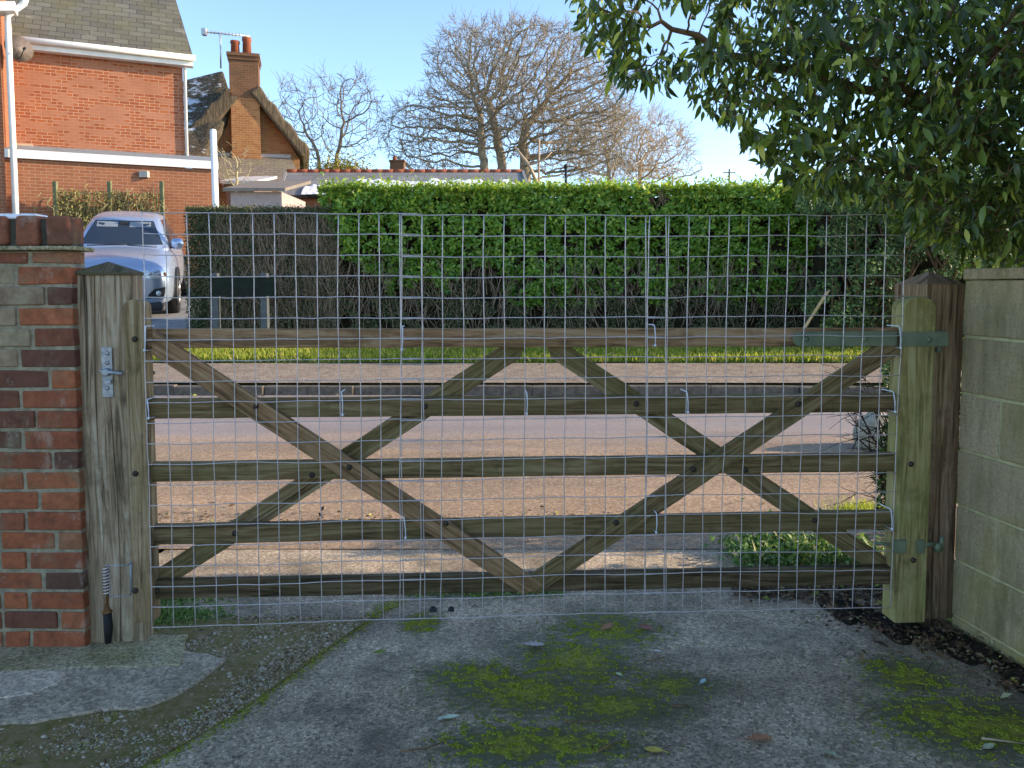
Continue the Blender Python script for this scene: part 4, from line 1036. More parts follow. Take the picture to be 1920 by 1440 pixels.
def quad(mb, P, uvs=None, tone=.5):
    """planar wall/roof face from 4 points (bl, br, tr, tl) with metric uv"""
    P = [Vector(p) for p in P]; u = (P[1] - P[0]).normalized(); n_ = u.cross(P[3] - P[0]).normalized(); v = n_.cross(u)
    mb.add(P, [tuple(range(len(P)))], [[((p - P[0]).dot(u) + 3, (p - P[0]).dot(v) + 3) for p in P]], tone)
def slabp(mb, P, th, uvf=True):
    """planar polygon with thickness th behind it"""
    P = [Vector(p) for p in P]; u = (P[1] - P[0]).normalized(); n_ = u.cross(P[-1] - P[0]).normalized(); v = n_.cross(u); q = P[0].copy()
    mb.prism(P, -n_ * th if n_.y < 0 or (abs(n_.y) < .3 and n_.z > 0) else n_ * th, .5, lambda p: ((p - q).dot(u) + 3, (p - q).dot(v) + 3))

# --- big house left: wall direction
HR = at(346, 300, 21.0); HL = at(-30, 300, 19.2)
hd_ = Vector((HR.x - HL.x, HR.y - HL.y, 0)).normalized(); hn = Vector((hd_.y, -hd_.x, 0))      # towards camera
house = empty('brick_house', (HR.x, HR.y, zg(21)), label='red brick house with slate roof and white gutter behind the car', cat='house')
def HW(o): return child_world(o, house)
def hpl(x, y, off=0):      # pixel -> point on house wall plane (offset towards the camera)
    d = ray(x, y); o = Vector((0, 0, CH)); q = Vector((HR.x, HR.y, 0)) + hn * off; t = (q - o).dot(hn) / d.dot(hn); return o + d * t
zb_ = 1.0
def corner(p, z): return Vector((p.x, p.y, z))
gt = hpl(346, 118); top_z = gt.z
a = hpl(-60, 300); b = hpl(347, 300)
mb = MB(); slabp(mb, [corner(a, zb_), corner(b, zb_), corner(b, top_z), corner(a, top_z)], .3)
# flank wall
mb2 = mb; fl = -hn * 7; mb.prism([corner(b, zb_) + hd_ * 0 - hn * .31, corner(b, top_z) - hn * .31, corner(b, top_z) + fl, corner(b, zb_) + fl], hd_ * -.25, .5, lambda p: (p.dot(hn), p.z))
HW(mb.build('wall', HB, house))
# roof: eaves at gutter, slope up and back
ea = hpl(-80, 92, .3); eb = hpl(362, 108, .3); eb.z = top_z + .12; ea.z = eb.z
back = -hn * 4.2 - hd_ * .95; up = Vector((0, 0, 5.0))
mb = MB(); slabp(mb, [ea, eb, eb + back + up, ea - hn * 4.2 + up], .12); HW(mb.build('roof', SLATE, house))
mb = MB(); a1, b1 = ea - Vector((0, 0, .06)) + hn * .05, eb - Vector((0, 0, .06)) + hn * .05 + hd_ * .06
mb.tube([a1, b1], .075, 10, tone=.5); HW(mb.build('gutter', WHITE, house))
mb = MB(); mb.prism([corner(ea, ea.z - .25) - hn * .03, corner(eb, ea.z - .25) - hn * .03, corner(eb, ea.z - .02) - hn * .03, corner(ea, ea.z - .02) - hn * .03], -hn * .03, .5); HW(mb.build('fascia', WHITE, house))
mb = MB(); mb.prism([corner(eb, ea.z - .252) - hn * .07, corner(ea, ea.z - .252) - hn * .07, corner(ea, ea.z - .252) - hn * .28, corner(eb, ea.z - .252) - hn * .28], (0, 0, .02), .5); HW(mb.build('soffit', WHITE, house))
mb = MB(); p = hpl(346, 120, .06); q = hpl(348, 296, .06); mb.tube([b1 - hd_ * .1, Vector((p.x, p.y, top_z - .15)), Vector((p.x, p.y, q.z))], .042, 8, tone=.5); HW(mb.build('downpipe', WHITE, house))
# flat-roofed extension
xo = .9
a = hpl(-60, 310, xo); b = hpl(402, 318, xo); zt_ = b.z
mb = MB(); slabp(mb, [corner(a, zb_), corner(b, zb_), corner(b, zt_), corner(a, zt_)], .25)
mb.prism([corner(b, zb_) - hn * .255, corner(b, zt_) - hn * .255, corner(b, zt_) - hn * 2.2, corner(b, zb_) - hn * 2.2], -hd_ * .2, .5, lambda p: (p.dot(hn), p.z)); HW(mb.build('extension_wall', HB2, house))
mb = MB(); a_ = corner(a, zt_) + hn * .1; b_ = corner(b, zt_) + hn * .1 + hd_ * .1
mb.prism([a_, b_, b_ + Vector((0, 0, .2)), a_ + Vector((0, 0, .2))], -hn * .04, .5); HW(mb.build('extension_fascia', WHITE, house))
mb = MB(); a2, b2 = a_ + Vector((0, 0, .2)), b_ + Vector((0, 0, .2))
slabp(mb, [a2, b2, b2 - hn * .99 + Vector((0, 0, .26)), a2 - hn * .99 + Vector((0, 0, .26))], .02); HW(mb.build('flat_roof', LEAD, house))
mb = MB(); p = hpl(270, 326, xo + .05); mb.box((p.x - .11, p.y - .05, p.z - .09), (p.x + .11, p.y + .08, p.z + .07)); HW(mb.build('vent_box', mat_simple('cream_box', (.5, .47, .42), .6), house, bevel=.01))
# junction of a lower tiled piece at far left over extension
p = hpl(20, 284, .45); q = hpl(75, 284, .3); mb = MB(); mb.prism([hpl(18, 290, .3), hpl(82, 289, .3), hpl(60, 270, .02), hpl(18, 268, .02)], -hn * .1, .5); HW(mb.build('porch_tiles', mat_simple('pale_tiles', (.5, .4, .28), .8), house))
# white tall downpipe and projecting wing at the frame edge
w0 = hpl(20, 300, .55); mb = MB(); p = hpl(15, 50, 1.12); q = hpl(15, 400, 1.12); 
zz0 = hpl(15, 20, 1.12); mb.tube([Vector((p.x + .45, p.y, hpl(50, 3, 1.0).z)), Vector((p.x + .4, p.y, hpl(50, 14, 1.).z)), Vector((p.x, p.y, hpl(24, 33, 1.).z)), Vector((p.x, p.y, p.z - .1)), Vector((p.x, p.y, zb_))], .07, 8, tone=.5); HW(mb.build('downpipe', WHITE, house))
a = hpl(-120, 300, 1.15); b = hpl(9, 300, 1.0); mb = MB(); slabp(mb, [corner(a, zb_), corner(b, zb_), corner(b, 8.6), corner(a, 8.6)], .25)
mb.prism([corner(b, zb_) - hn * .255, corner(b, 8.6) - hn * .255, corner(b, 8.6) - hn * 1.0, corner(b, zb_) - hn * 1.0], -hd_ * .2, .5, lambda p: (p.dot(hn), p.z)); HW(mb.build('wing_wall', HB2, house))
mb = MB(); a = hpl(-100, 12, 1.4); b = hpl(28, 12, 1.4); mb.prism([a + Vector((0, 0, -.1)), b + Vector((0, 0, -.1)), b + Vector((0, 0, .12)), a + Vector((0, 0, .12))], -hn * .4, .5); HW(mb.build('wing_gutter', WHITE, house, bevel=.02))
# satellite dish
mb = MB(); c = hpl(34, 92, .95); ax_ = (hn + hd_ * .5 + Vector((0, 0, .15))).normalized()
mb.lathe(c, [(.31, .06), (.29, .035), (.2, .01), (.08, .0), (.0, .0)], 24, ax_); 
o = HW(mb.build('satellite_dish', mat_simple('dish_grey', (.16, .13, .11), .6, 12, .4, .2), house))
mb = MB(); mb.tube([c - Vector((0, 0, .3)), c + ax_ * .4 - Vector((0, 0, .12))], .012, 6); mb.lathe(c + ax_ * .4 - Vector((0, 0, .12)), [(.03, -.03), (.03, .05)], 8, ax_); mb.tube([c, c - ax_ * .25, c - hn * .35], .02, 6)
oo = mb.build('dish_arm', DARK, o); 
# trellis with climber in front of the extension
tr = empty('trellis', at(205, 420, 19.2), label='green wooden trellis with a bare yellow climber against the brick extension', cat='trellis')
TRW = mat_simple('trellis_wood', (.2, .2, .1), .85, 9, .4, .3)
mb = MB(); toff = 1.25
for x_ in (103, 205, 303):
    p = hpl(x_, 340, toff); mb = MB(); mb.box((p.x - .045, p.y - .04, 1.1), (p.x + .045, p.y + .04, p.z + (.0 if x_ != 205 else .0))); child_world(mb.build('post', TRW, tr, bevel=.005), tr)
mb = MB(); a = hpl(103, 350, toff); b = hpl(303, 350, toff)
for k in range(30):
    t = (k + .5) / 30; p = a.lerp(b, t); mb.tube([(p.x, p.y, 1.15), (p.x, p.y, p.z - .15 * math.sin(((t * 2) % 1) * 3.14))], .013, 4)
for k in range(12):
    zz = 1.3 + k * .22
    if zz < a.z - .1: mb.tube([(a.x, a.y, zz), (b.x, b.y, zz)], .012, 4)
child_world(mb.build('lattice', TRW, tr), tr)
mb = MB(); pts = []
for k in range(130):
    t0 = random.random(); p = a.lerp(b, t0); z0 = random.uniform(1.6, a.z - .5); seg = [Vector((p.x, p.y - .05, z0))]
    for j in range(5): seg.append(seg[-1] + Vector((random.gauss(0, .12), random.gauss(0, .03), random.uniform(.02, .2))))
    mb.tube([s_ for s_ in seg if s_.z < a.z + .12] or seg[:2], .012, 4)
child_world(mb.build('climber_stems', mat_simple('straw_stem', (.32, .27, .13), .9, 6, .4, .2), tr), tr)
n = 5200; t_ = rng.random(n); P = np.array([(a.lerp(b, t)[:]) for t in t_]); P[:, 2] = rng.uniform(1.4, a.z - .05, n); P[:, 1] += rng.uniform(-.12, .05, n)
child_world(scatter('climber_leaves', mat_leaf('climber_leaf', [(0, (.16, .16, .05)), (1, (.36, .33, .13))], .7, .2, .1), tr, P, rng.normal(0, 1, (n, 3)) + [0, 0, -1], rng.normal(0, 1, (n, 3)), rng.uniform(.04, .09, n)), tr)

# --- white pole
wp = at(406, 385, 15.5); mb = MB(); zt_ = at(403, 243, 15.5).z
mb.tube([(wp.x, wp.y, zg(15.5) - .1), (wp.x - .03, wp.y, zt_ - .03)], .062, 14); mb.lathe((wp.x - .03, wp.y, zt_ - .03), [(.062, 0), (.05, .03), (.015, .045)], 14)
tag(mb.build('white_pole', WHITE), 'white round pole standing behind the privet hedge by the house corner', 'pole')

# --- thatched cottage
CY = 30.0
cot = empty('thatched_cottage', at(470, 600, CY), label='thatched brick cottage with big chimney beyond the brick house', cat='cottage')
def CW(o): return child_world(o, cot)
cd = Vector((.97, .26, 0)).normalized(); cn = Vector((cd.y, -cd.x, 0)); c0 = at(455, 300, CY)
def cpl(x, y, off=0):
    d = ray(x, y); o = Vector((0, 0, CH)); q = Vector((c0.x, c0.y, 0)) + cn * off; t = (q - o).dot(cn) / d.dot(cn); return o + d * t
mb = MB(); P = [cpl(360, 300), cpl(562, 300), cpl(488, 182), cpl(432, 182)]; 
base = [corner(P[0], 1.2), corner(P[1], 1.2)]; poly = [base[0], base[1], P[1], P[2], P[3], P[0]]
mb.prism(poly, -cn * .3, .5, lambda p: (p.dot(cd), p.z)); CW(mb.build('gable_wall', CB, cot))
THATCH = M('old_thatch'); t_c = THATCH.co('Object', (6, 6, 1)); tn = THATCH.noise(t_c, 2.5, 8, .7)
tcol = THATCH.ramp(tn, [(.3, (.05, .042, .03)), (.55, (.15, .12, .08)), (.75, (.26, .21, .13))]); sn_ = THATCH.noise(THATCH.co('Object'), 1.2, 6, .7)
THATCH = THATCH.out(tcol, .95, THATCH.bump(tn, 1, .06), .05)
ln = -cn * 9
def thatch_side(e, r, th, dr, nm, mt, sub=10):
    """thick thatch slab from ridge r to eave e in the gable plane, running back along ln"""
    mb = MB(); e = Vector(e); r = Vector(r); d = (r - e).normalized(); nrm = Vector((0, 0, 1)) - d * d.z; nrm.normalize()
    pr = []
    for k in range(sub + 1):
        p = e.lerp(r, k / sub); pr.append(p + nrm * (th + .05 * math.sin(k * 2.1)) + d * 0)
    for k in range(sub, -1, -1):
        pr.append(e.lerp(r, k / sub) - nrm * .0)
    pr = [p + cn * dr for p in pr]; nlen = 10; V = []; Q = []; m = len(pr)
    for i in range(nlen + 1):
        for j, p in enumerate(pr): V.append(p + ln * (i / nlen) + Vector((0, 0, .05 * mnoise.noise(p * 1.3 + Vector((i, 0, 0))))) )
    for i in range(nlen):
        for j in range(m): Q.append((i * m + j, i * m + (j + 1) % m, (i + 1) * m + (j + 1) % m, (i + 1) * m + j))
    Q.append(tuple(range(m))); Q.append(tuple(range(nlen * m, (nlen + 1) * m)))
    mb.add(V, Q, tone=.5); return CW(mb.build(nm, mt, cot, bevel=.08))
thatch_side(cpl(566, 298), cpl(470, 180), .42, .6, 'thatch', THATCH)
thatch_side(cpl(352, 300), cpl(452, 190), .6, .5, 'thatch', THATCH)
mb = MB(); pts_ = [(318, 300, 2.2), (318, 160, -2.4), (352, 147, -2.4), (418, 131, -2.2), (432, 175, -.9), (436, 200, -.2), (408, 250, 1.0), (385, 285, 1.9), (365, 297, 2.2)]
mb.prism([cpl(x, y, o_) for x, y, o_ in pts_], -cn * .4 + Vector((0, 0, -.25)), .5); THF = M('frosty_thatch'); tn = THF.noise(THF.co('Object', (5, 5, 1.5)), 2.5, 8, .7)
tc_ = THF.ramp(tn, [(.35, (.035, .03, .022)), (.55, (.1, .085, .06)), (.7, (.2, .17, .12))]); X_, Y_, Z_ = THF.sep(THF.co('World'))
lf_ = THF.ramp(THF.math('MULTIPLY', THF.math('SUBTRACT', -10.6, X_), .45), [(0, -.05), (1, .16)]); sn_ = THF.ramp(THF.math('ADD', THF.noise(THF.co('World', (1, 1, 2.2)), 1.6, 8, .75), lf_), [(.63, 0), (.7, .8)])
THF = THF.out(THF.mix(sn_, tc_, (.7, .76, .85)), .9, THF.bump(tn, 1, .06), .05)
CW(mb.build('thatch', THF, cot, bevel=.1))

# chimney
ch = MB(); a = cpl(436, 400, .5); b = cpl(487, 400, .5); zt_ = cpl(460, 100, .5).z; zl = cpl(460, 182, .5).z
dpt = -cn * 1.15
def cbox(mb, x0, x1, z0, z1, off0, off1):
    A, B = cpl(x0, 200, .5), cpl(x1, 200, .5); A = corner(A, z0) + cn * off0; B = corner(B, z0) + cn * off0
    mb.prism([A, B, corner(B, z1), corner(A, z1)], -cn * (off0 - off1), .5, lambda p: (p.dot(cd) + p.dot(cn), p.z))
cbox(ch, 431, 486, zl, zt_ - .25, 0, -1.15); cbox(ch, 428.5, 487.5, zt_ - .25, zt_ - .12, .05, -1.2); cbox(ch, 427, 489, zt_ - .12, zt_, .1, -1.25)
chim = CW(ch.build('chimney', CHB, cot))
chl = MB(); cbox(chl, 433, 487, 3.5, zl - .01, -.02, -.48)
CW(chl.build('chimney_breast', CB, cot))
for x_, yy0, yy1 in ((441, 95, 76), (463, 95, 70)):
    p = cpl(x_, 95, -.1); mb = MB(); h_ = cpl(x_, yy1, -.1).z - zt_; mb.lathe((p.x, p.y, zt_ - .02), [(.17, 0), (.15, h_ * .8), (.18, h_ * .85), (.17, h_), (.1, h_)], 14); oo = mb.build('chimney_pot', TERRA, chim); oo.matrix_parent_inverse = Matrix.Identity(4)
mb = MB(); t0 = cpl(414, 128, -.3); t1 = cpl(413, 62, -.3); mb.tube([t0, t1], .03, 6); A = cpl(385, 60, -.3); B = cpl(468, 68, -.6); mb.tube([A, B], .03, 6)
for k in range(12):
    p = A.lerp(B, .05 + k * .08); mb.tube([p + Vector((-.12, .3, .0)), p + Vector((.12, -.3, 0))], .01, 4)
q = A.lerp(B, .0); mb.box((q.x - .12, q.y - .1, q.z - .12), (q.x + .05, q.y + .1, q.z + .12)); CW(mb.build('tv_aerial', mat_simple('alu', (.6, .6, .6), .4, 5, .1, 0, .5, .5), cot))
# lean-to roof in front of gable
mb = MB(); e0, e1 = cpl(420, 345, 2.6), cpl(575, 350, 2.6); r0, r1 = cpl(375, 292, .35), cpl(545, 297, .35)
slabp(mb, [e0, e1, r1, r0], .12); CW(mb.build('lean_to_roof', mat_slate('lean_to_tiles', (.24, .2, .16), (.17, .14, .12), .3, .2, (.2, .19, .1)), cot))
mb = MB(); slabp(mb, [r0 + Vector((0, 0, .02)) + cn * .02, r1 + Vector((0, 0, .02)) + cn * .02, r1 + Vector((0, 0, .16)) - cn * .1, r0 + Vector((0, 0, .16)) - cn * .1], .03); CW(mb.build('flashing', mat_simple('pale_flashing', (.5, .48, .42), .7), cot))
# --- small sheds between
def simple_roofed(name, px, Y, ytop, yeave, ybot, dep, mw, mr, label, cat, rise=None):
    a = at(px[0], yeave, Y); b = at(px[1], yeave, Y); e = empty(name, (a.x, Y, zg(Y)), label=label, cat=cat)
    mb = MB(); mb.box((a.x, Y, zg(Y) - .1), (b.x, Y + dep, a.z)); child_world(mb.build('wall', mw, e), e)
    mb = MB(); zt = at(px[0], ytop, Y + dep).z
    mb.prism([(a.x - .12, Y - .15, a.z), (b.x + .12, Y - .15, a.z), (b.x + .12, Y + dep + .1, zt), (a.x - .12, Y + dep + .1, zt)], (0, 0, .07), .5); child_world(mb.build('roof', mr, e), e)
    return e
simple_roofed('garden_shed', (432, 528), 17.5, 343, 360, 400, 2.0, mat_simple('pink_board', (.42, .33, .3), .8, 8, .2, .2), mat_simple('felt_brown', (.24, .2, .16), .85, 8, .3, .2), 'low flat-roofed shed behind the brown hedge by the white pole', 'shed')
simple_roofed('garden_shed', (424, 476), 21, 334, 345, 400, 1.6, mat_simple('brown_board', (.2, .13, .09), .8), mat_simple('frosty_felt', (.6, .58, .55), .8), 'small shed with pale frosty roof just right of the white pole', 'shed')
# --- bungalow / garage with red ridge and snow
BY = 24.0
bung = empty('low_building', at(750, 600, BY), label='low grey-roofed building with red ridge tiles and snow above the hedge', cat='building')
def BW(o): return child_world(o, bung)
rl, rr = at(538, 322, BY + 2.2), at(978, 322, BY + 2.2); el, er = at(528, 362, BY), at(992, 348, BY); er.z = el.z = at(760, 366, BY).z
mb = MB(); slabp(mb, [el, er, rr, rl], .1)
bk = Vector((0, 2.2, 0)); mb.prism([rl, rr, Vector((er.x, BY + 4.4, el.z)), Vector((el.x, BY + 4.4, el.z))], (0, 0, -.08), .5)
BW(mb.build('roof', mat_slate('grey_sheet_roof', (.25, .25, .24), (.2, .2, .2), .9, .5, (.15, .15, .12)), bung))
mb = MB(); n_ = 22
for k in range(n_):
    p = rl.lerp(rr, k / n_); q = rl.lerp(rr, (k + 1) / n_ - .0008); mb.tube([p + Vector((0, 0, -.0)), q], .085, 8)
BW(mb.build('ridge_tiles', TERRA, bung))
mb = MB(); mb.box((el.x + .2, BY + .2, zg(BY)), (er.x - .2, BY + 4.2, el.z - .05)); BW(mb.build('wall', HB2, bung))
for sgn, (p, q) in ((1, (er, rr)), (-1, (el, rl))):
    mb = MB(); mb.prism([p + Vector((0, -.05, .05)), q + Vector((0, 0, .05)), q + Vector((0, 0, -.2)), p + Vector((0, -.05, -.2))], (sgn * .08, 0, 0), .5); BW(mb.build('barge_board', mat_simple('grey_board', (.3, .29, .28), .7), bung))
# snow: lumpy thin sheet over the lower part of the roof
def RP(u, v): return (el.lerp(er, u)).lerp(rl.lerp(rr, u), v)
nu, nv_ = 120, 12; V = []; Q = []
nrm_ = Vector((0, -(rl.z - el.z), 2.2)).normalized()
for u0, u1, vt in ((.08, .235, .40), (.26, .98, .62)):
    b0 = len(V)
    for i in range(nu + 1):
        u = u0 + (u1 - u0) * i / nu; top = vt + .16 * mnoise.noise(Vector((u * 18, u0, 0))) + .1 * mnoise.noise(Vector((u * 50, 2, 0)))
        edge_ = min(1, min(i, nu - i) / 8) ** .5
        for j in range(nv_ + 1):
            v = top * edge_ * j / nv_ - .03; th = .05 if j < nv_ else 0.0
            V.append(tuple(RP(u, v) + nrm_ * (.005 + th + .02 * mnoise.noise(Vector((u * 40, v * 9, 1)))) ) if j < nv_ else tuple(RP(u, v) + nrm_ * .002))
    for i in range(nu):
        for j in range(nv_): a0 = b0 + i * (nv_ + 1) + j; Q.append((a0, a0 + nv_ + 1, a0 + nv_ + 2, a0 + 1))
mb = MB(); mb.add(V, Q, tone=.5, smooth=True); BW(mb.build('snow', SNOW, bung))
# chimney beyond
fh = empty('far_chimney', at(743, 330, 36), label='small red brick chimney stack peeping over the red ridge tiles', cat='chimney')
mb = MB(); a = at(731, 322, 36); b = at(757, 303, 36); mb.box((a.x, 36, 1.5), (b.x, 36.6, b.z)); mb.box((a.x - .04, 35.96, b.z), (b.x + .04, 36.64, b.z + .08)); child_world(mb.build('stack', CHB, fh), fh)
mb = MB(); c = at(744, 303, 36.3); mb.lathe((c.x - .1, 36.3, b.z + .06), [(.1, 0), (.09, .16), (.11, .2)], 10); child_world(mb.build('chimney_pot', TERRA, fh), fh)
# flue pipe behind the hedge, telegraph pole
mb = MB(); a = at(1061, 350, 20); b = at(1061, 314, 20); mb.tube([(a.x, 20, 1.4), (a.x, 20, b.z)], .035, 8); mb.lathe((a.x, 20, b.z), [(.05, 0), (.06, .05), (.02, .09)], 10); tag(mb.build('flue_pipe', DARK), 'thin dark flue pipe rising behind the hedge, right of the big oak', 'pipe')
tp = empty('telegraph_pole', at(1367, 340, 90), label='distant thin telegraph pole on the skyline above the hedge', cat='pole')
mb = MB(); a = at(1367, 350, 90); b = at(1367, 317, 90); mb.tube([(a.x, 90, 1.5), (a.x, 90, b.z)], [.16, .1], 8); mb.tube([(a.x - .7, 90, b.z - .4), (a.x + .7, 90, b.z - .4)], .06, 6); child_world(mb.build('shaft', BARKD, tp), tp)
mb = MB()
for dz in (0, ):
    mb.tube([Vector((a.x + .5, 90, b.z - .35)).lerp(at(1480, 348, 80), t) - Vector((0, 0, 1.2 * math.sin(t * 3.14))) for t in np.linspace(0, 1, 10)], .025, 4)
child_world(mb.build('cable', DARK, tp), tp)
# =================================================================== BARE TREES
def ell(cx, cy, rx, ry, Y, ryd, n, low=None, shell=.5):
    """points in an ellipsoid given in pixels at distance Y"""
    out = []
    c = at(cx, cy, Y); sx = rx / F * Y; sz = ry / F * Y
    while len(out) < n:
        v = rng.normal(0, 1, 3); v /= np.linalg.norm(v); r = rng.random() ** (1 / 3 if rng.random() > shell else 1 / 9)
        p = np.array([c.x + v[0] * r * sx, Y + v[1] * r * ryd, c.z + v[2] * r * sz])
        if low is not None and p[2] < low: continue
        out.append(p)
    return out
def extra_twigs(N, par, n, L, up=.35):
    """adds fine twigs to the branch ends"""
    isp = np.zeros(len(N), bool); isp[par[par >= 0]] = True
    tips = np.where(~isp)[0]; newN = []; newP = []
    for i in tips:
        d = N[i] - N[par[i]]; d /= np.linalg.norm(d) + 1e-9
        for _ in range(n):
            l = L * random.uniform(.5, 1.2); v = d + rng.normal(0, .55, 3) + [0, 0, up]; v /= np.linalg.norm(v)
            newN.append(N[i] + v * l * .5); newP.append(i); k = len(N) + len(newN) - 1
            v2 = v + rng.normal(0, .35, 3); newN.append(N[i] + v * l * .5 + v2 * l * .5); newP.append(k)
            if random.random() < .5:
                v2 = v + rng.normal(0, .6, 3); newN.append(N[i] + v * l * .5 + v2 * l * .4); newP.append(k)
    return np.vstack([N, newN]), np.concatenate([par, newP])
def bare_tree(name, Y, roots, pts, step, infl, kill, r0, mt, label, twn=3, twl=.8, rmax=.6, jit=.15, power=2.3, ctw=None, bias=(0, 0, .03)):
    N, par = colonise(roots, pts, step, infl, kill, 300, bias, jit); n_main = len(N)
    e = empty(name, roots[0][0], label=label, cat='tree')
    mb = MB(); branch_mesh(mb, N, par, r0 * 1.6, power, rmax); child_world(mb.build('trunk', mt, e), e)
    N2, p2 = extra_twigs(N, par, twn, twl); mb = MB()
    # only the twigs
    V = []; 
    ch = {}
    for i in range(n_main, len(N2)):
        a = N2[p2[i]]; b = N2[i]; mb.tube([a, b], [r0, r0 * .55], 3, cap=False)
    child_world(mb.build('crown', ctw or mt, e), e)
    return e
def gz(px, Y): p = at(px, 500, Y); return (p.x, Y, zg(Y) - .2)
def pxp(l, Y, dy=0): 
    p = at(l[0], l[1], Y); return (p.x, Y + dy, p.z)
OY = 45
oak1 = ell(885, 185, 88, 105, OY, 4.5, 1300) + ell(880, 122, 66, 64, OY, 4, 600)
oak2 = ell(1090, 205, 95, 100, OY, 4.5, 1000, low=6) + ell(1000, 178, 145, 122, OY, 5.5, 2300, low=6) + ell(960, 115, 105, 62, OY, 5, 900) + ell(1060, 240, 110, 90, OY, 4.5, 1100, low=6)
oak3 = ell(810, 260, 88, 85, OY, 4, 1100, low=6) + ell(1110, 280, 60, 60, OY, 3, 300, low=6.5)
bare_tree('oak_tree', OY, [(gz(942, OY), [pxp((940, 300), OY), pxp((928, 240), OY), pxp((915, 190), OY)]),
                           (gz(905, OY), [pxp((908, 315), OY, -.5), pxp((905, 265), OY, -.7), pxp((900, 215), OY, -.9)]),
                           (gz(985, OY), [pxp((985, 300), OY, .6), pxp((980, 262), OY, .8), pxp((990, 225), OY, .8)])], oak1 + oak2 + oak3, .34, 3.2, .42, .0125, BARK,
          'huge bare oak with spreading dome crown beyond the hedge', 8, .7, .42, .2, 2.3)
bare_tree('bare_tree', 40, [(gz(632, 40), [pxp((632, 290), 40), pxp((640, 255), 40)]), (gz(600, 40), [pxp((598, 300), 40), pxp((585, 265), 40)])], ell(645, 225, 78, 85, 40, 3, 1300, low=5) + ell(575, 230, 70, 70, 40, 3, 750, low=5.5) + ell(560, 250, 55, 60, 40, 2.5, 300, low=5), .36, 3.2, .55, .010, mat_simple('grey_bark', (.26, .215, .16), .95, 4, .4, .4, .1, dist=.02),
          'slender bare tree between the cottage and the huge oak', 5, .8, .25, .18)
bare_tree('bare_tree', 58, [(gz(1140, 58), [pxp((1140, 300), 58)]), (gz(1200, 58), [pxp((1200, 310), 58)])], ell(1180, 290, 110, 68, 58, 5, 2200, low=5) + ell(1120, 270, 70, 60, 58, 4, 700, low=5), .5, 4, .6, .013, BARKF,
          'pale tan bare tree, lower and right of the huge oak', 9, 1.5, .4, .2)
bare_tree('bare_tree', 75, [(gz(1262, 75), [pxp((1262, 325), 75)])], ell(1265, 325, 60, 22, 75, 4, 160, low=5), .6, 4, .9, .02, BARKF, 'small tan scrub tree on the skyline at the right foot of the tan tree', 3, 1.2, .3, .2)
# leaning dead poles below the oak
mb = MB(); mb.tube([at(1010, 350, 38), at(992, 310, 38), at(965, 275, 38)], [.1, .08, .05], 7); mb.tube([at(992, 310, 38), at(1020, 300, 38), at(1035, 285, 38)], [.05, .04, .02], 5); mb.tube([at(1010, 345, 38.2), at(1011, 260, 38.2)], [.06, .05], 6)
tag(mb.build('dead_tree', mat_simple('dead_wood', (.55, .42, .28), .9)), 'pale leaning dead stems in front of the oak trunk', 'dead tree')
# yellow shrub at bottom of slim tree and thin tree by cottage
n = 2600; c = np.array(at(640, 322, 33)[:]); P = c + rng.normal(0, 1, (n, 3)) * [.55, .5, .28]
ysh = empty('conifer_shrub', tuple(c - [0, 0, 2]), label='small yellow-green shrub above the red ridge at the foot of the slender tree', cat='shrub')
child_world(scatter('foliage', mat_leaf('gold_leaf', [(0, (.14, .14, .03)), (1, (.34, .3, .08))], .7, .2, .1), ysh, P, rng.normal(0, 1, (n, 3)), rng.normal(0, 1, (n, 3)), rng.uniform(.08, .16, n)), ysh)
mb = MB(); mb.tube([(c[0], c[1], 1.4), (c[0], c[1], c[2])], [.1, .05], 6); child_world(mb.build('trunk', BARKD, ysh), ysh)
bare_tree('bare_shrub', 19.5, [(gz(445, 19.5), [pxp((443, 360), 19.5)])], ell(440, 315, 32, 42, 19.5, .6, 170, low=3.3), .13, 1.2, .2, .006, mat_simple('straw_twig', (.45, .38, .22), .9), 'thin straw-coloured bare shrub in front of the cottage lean-to', 3, .25, .05, .2)

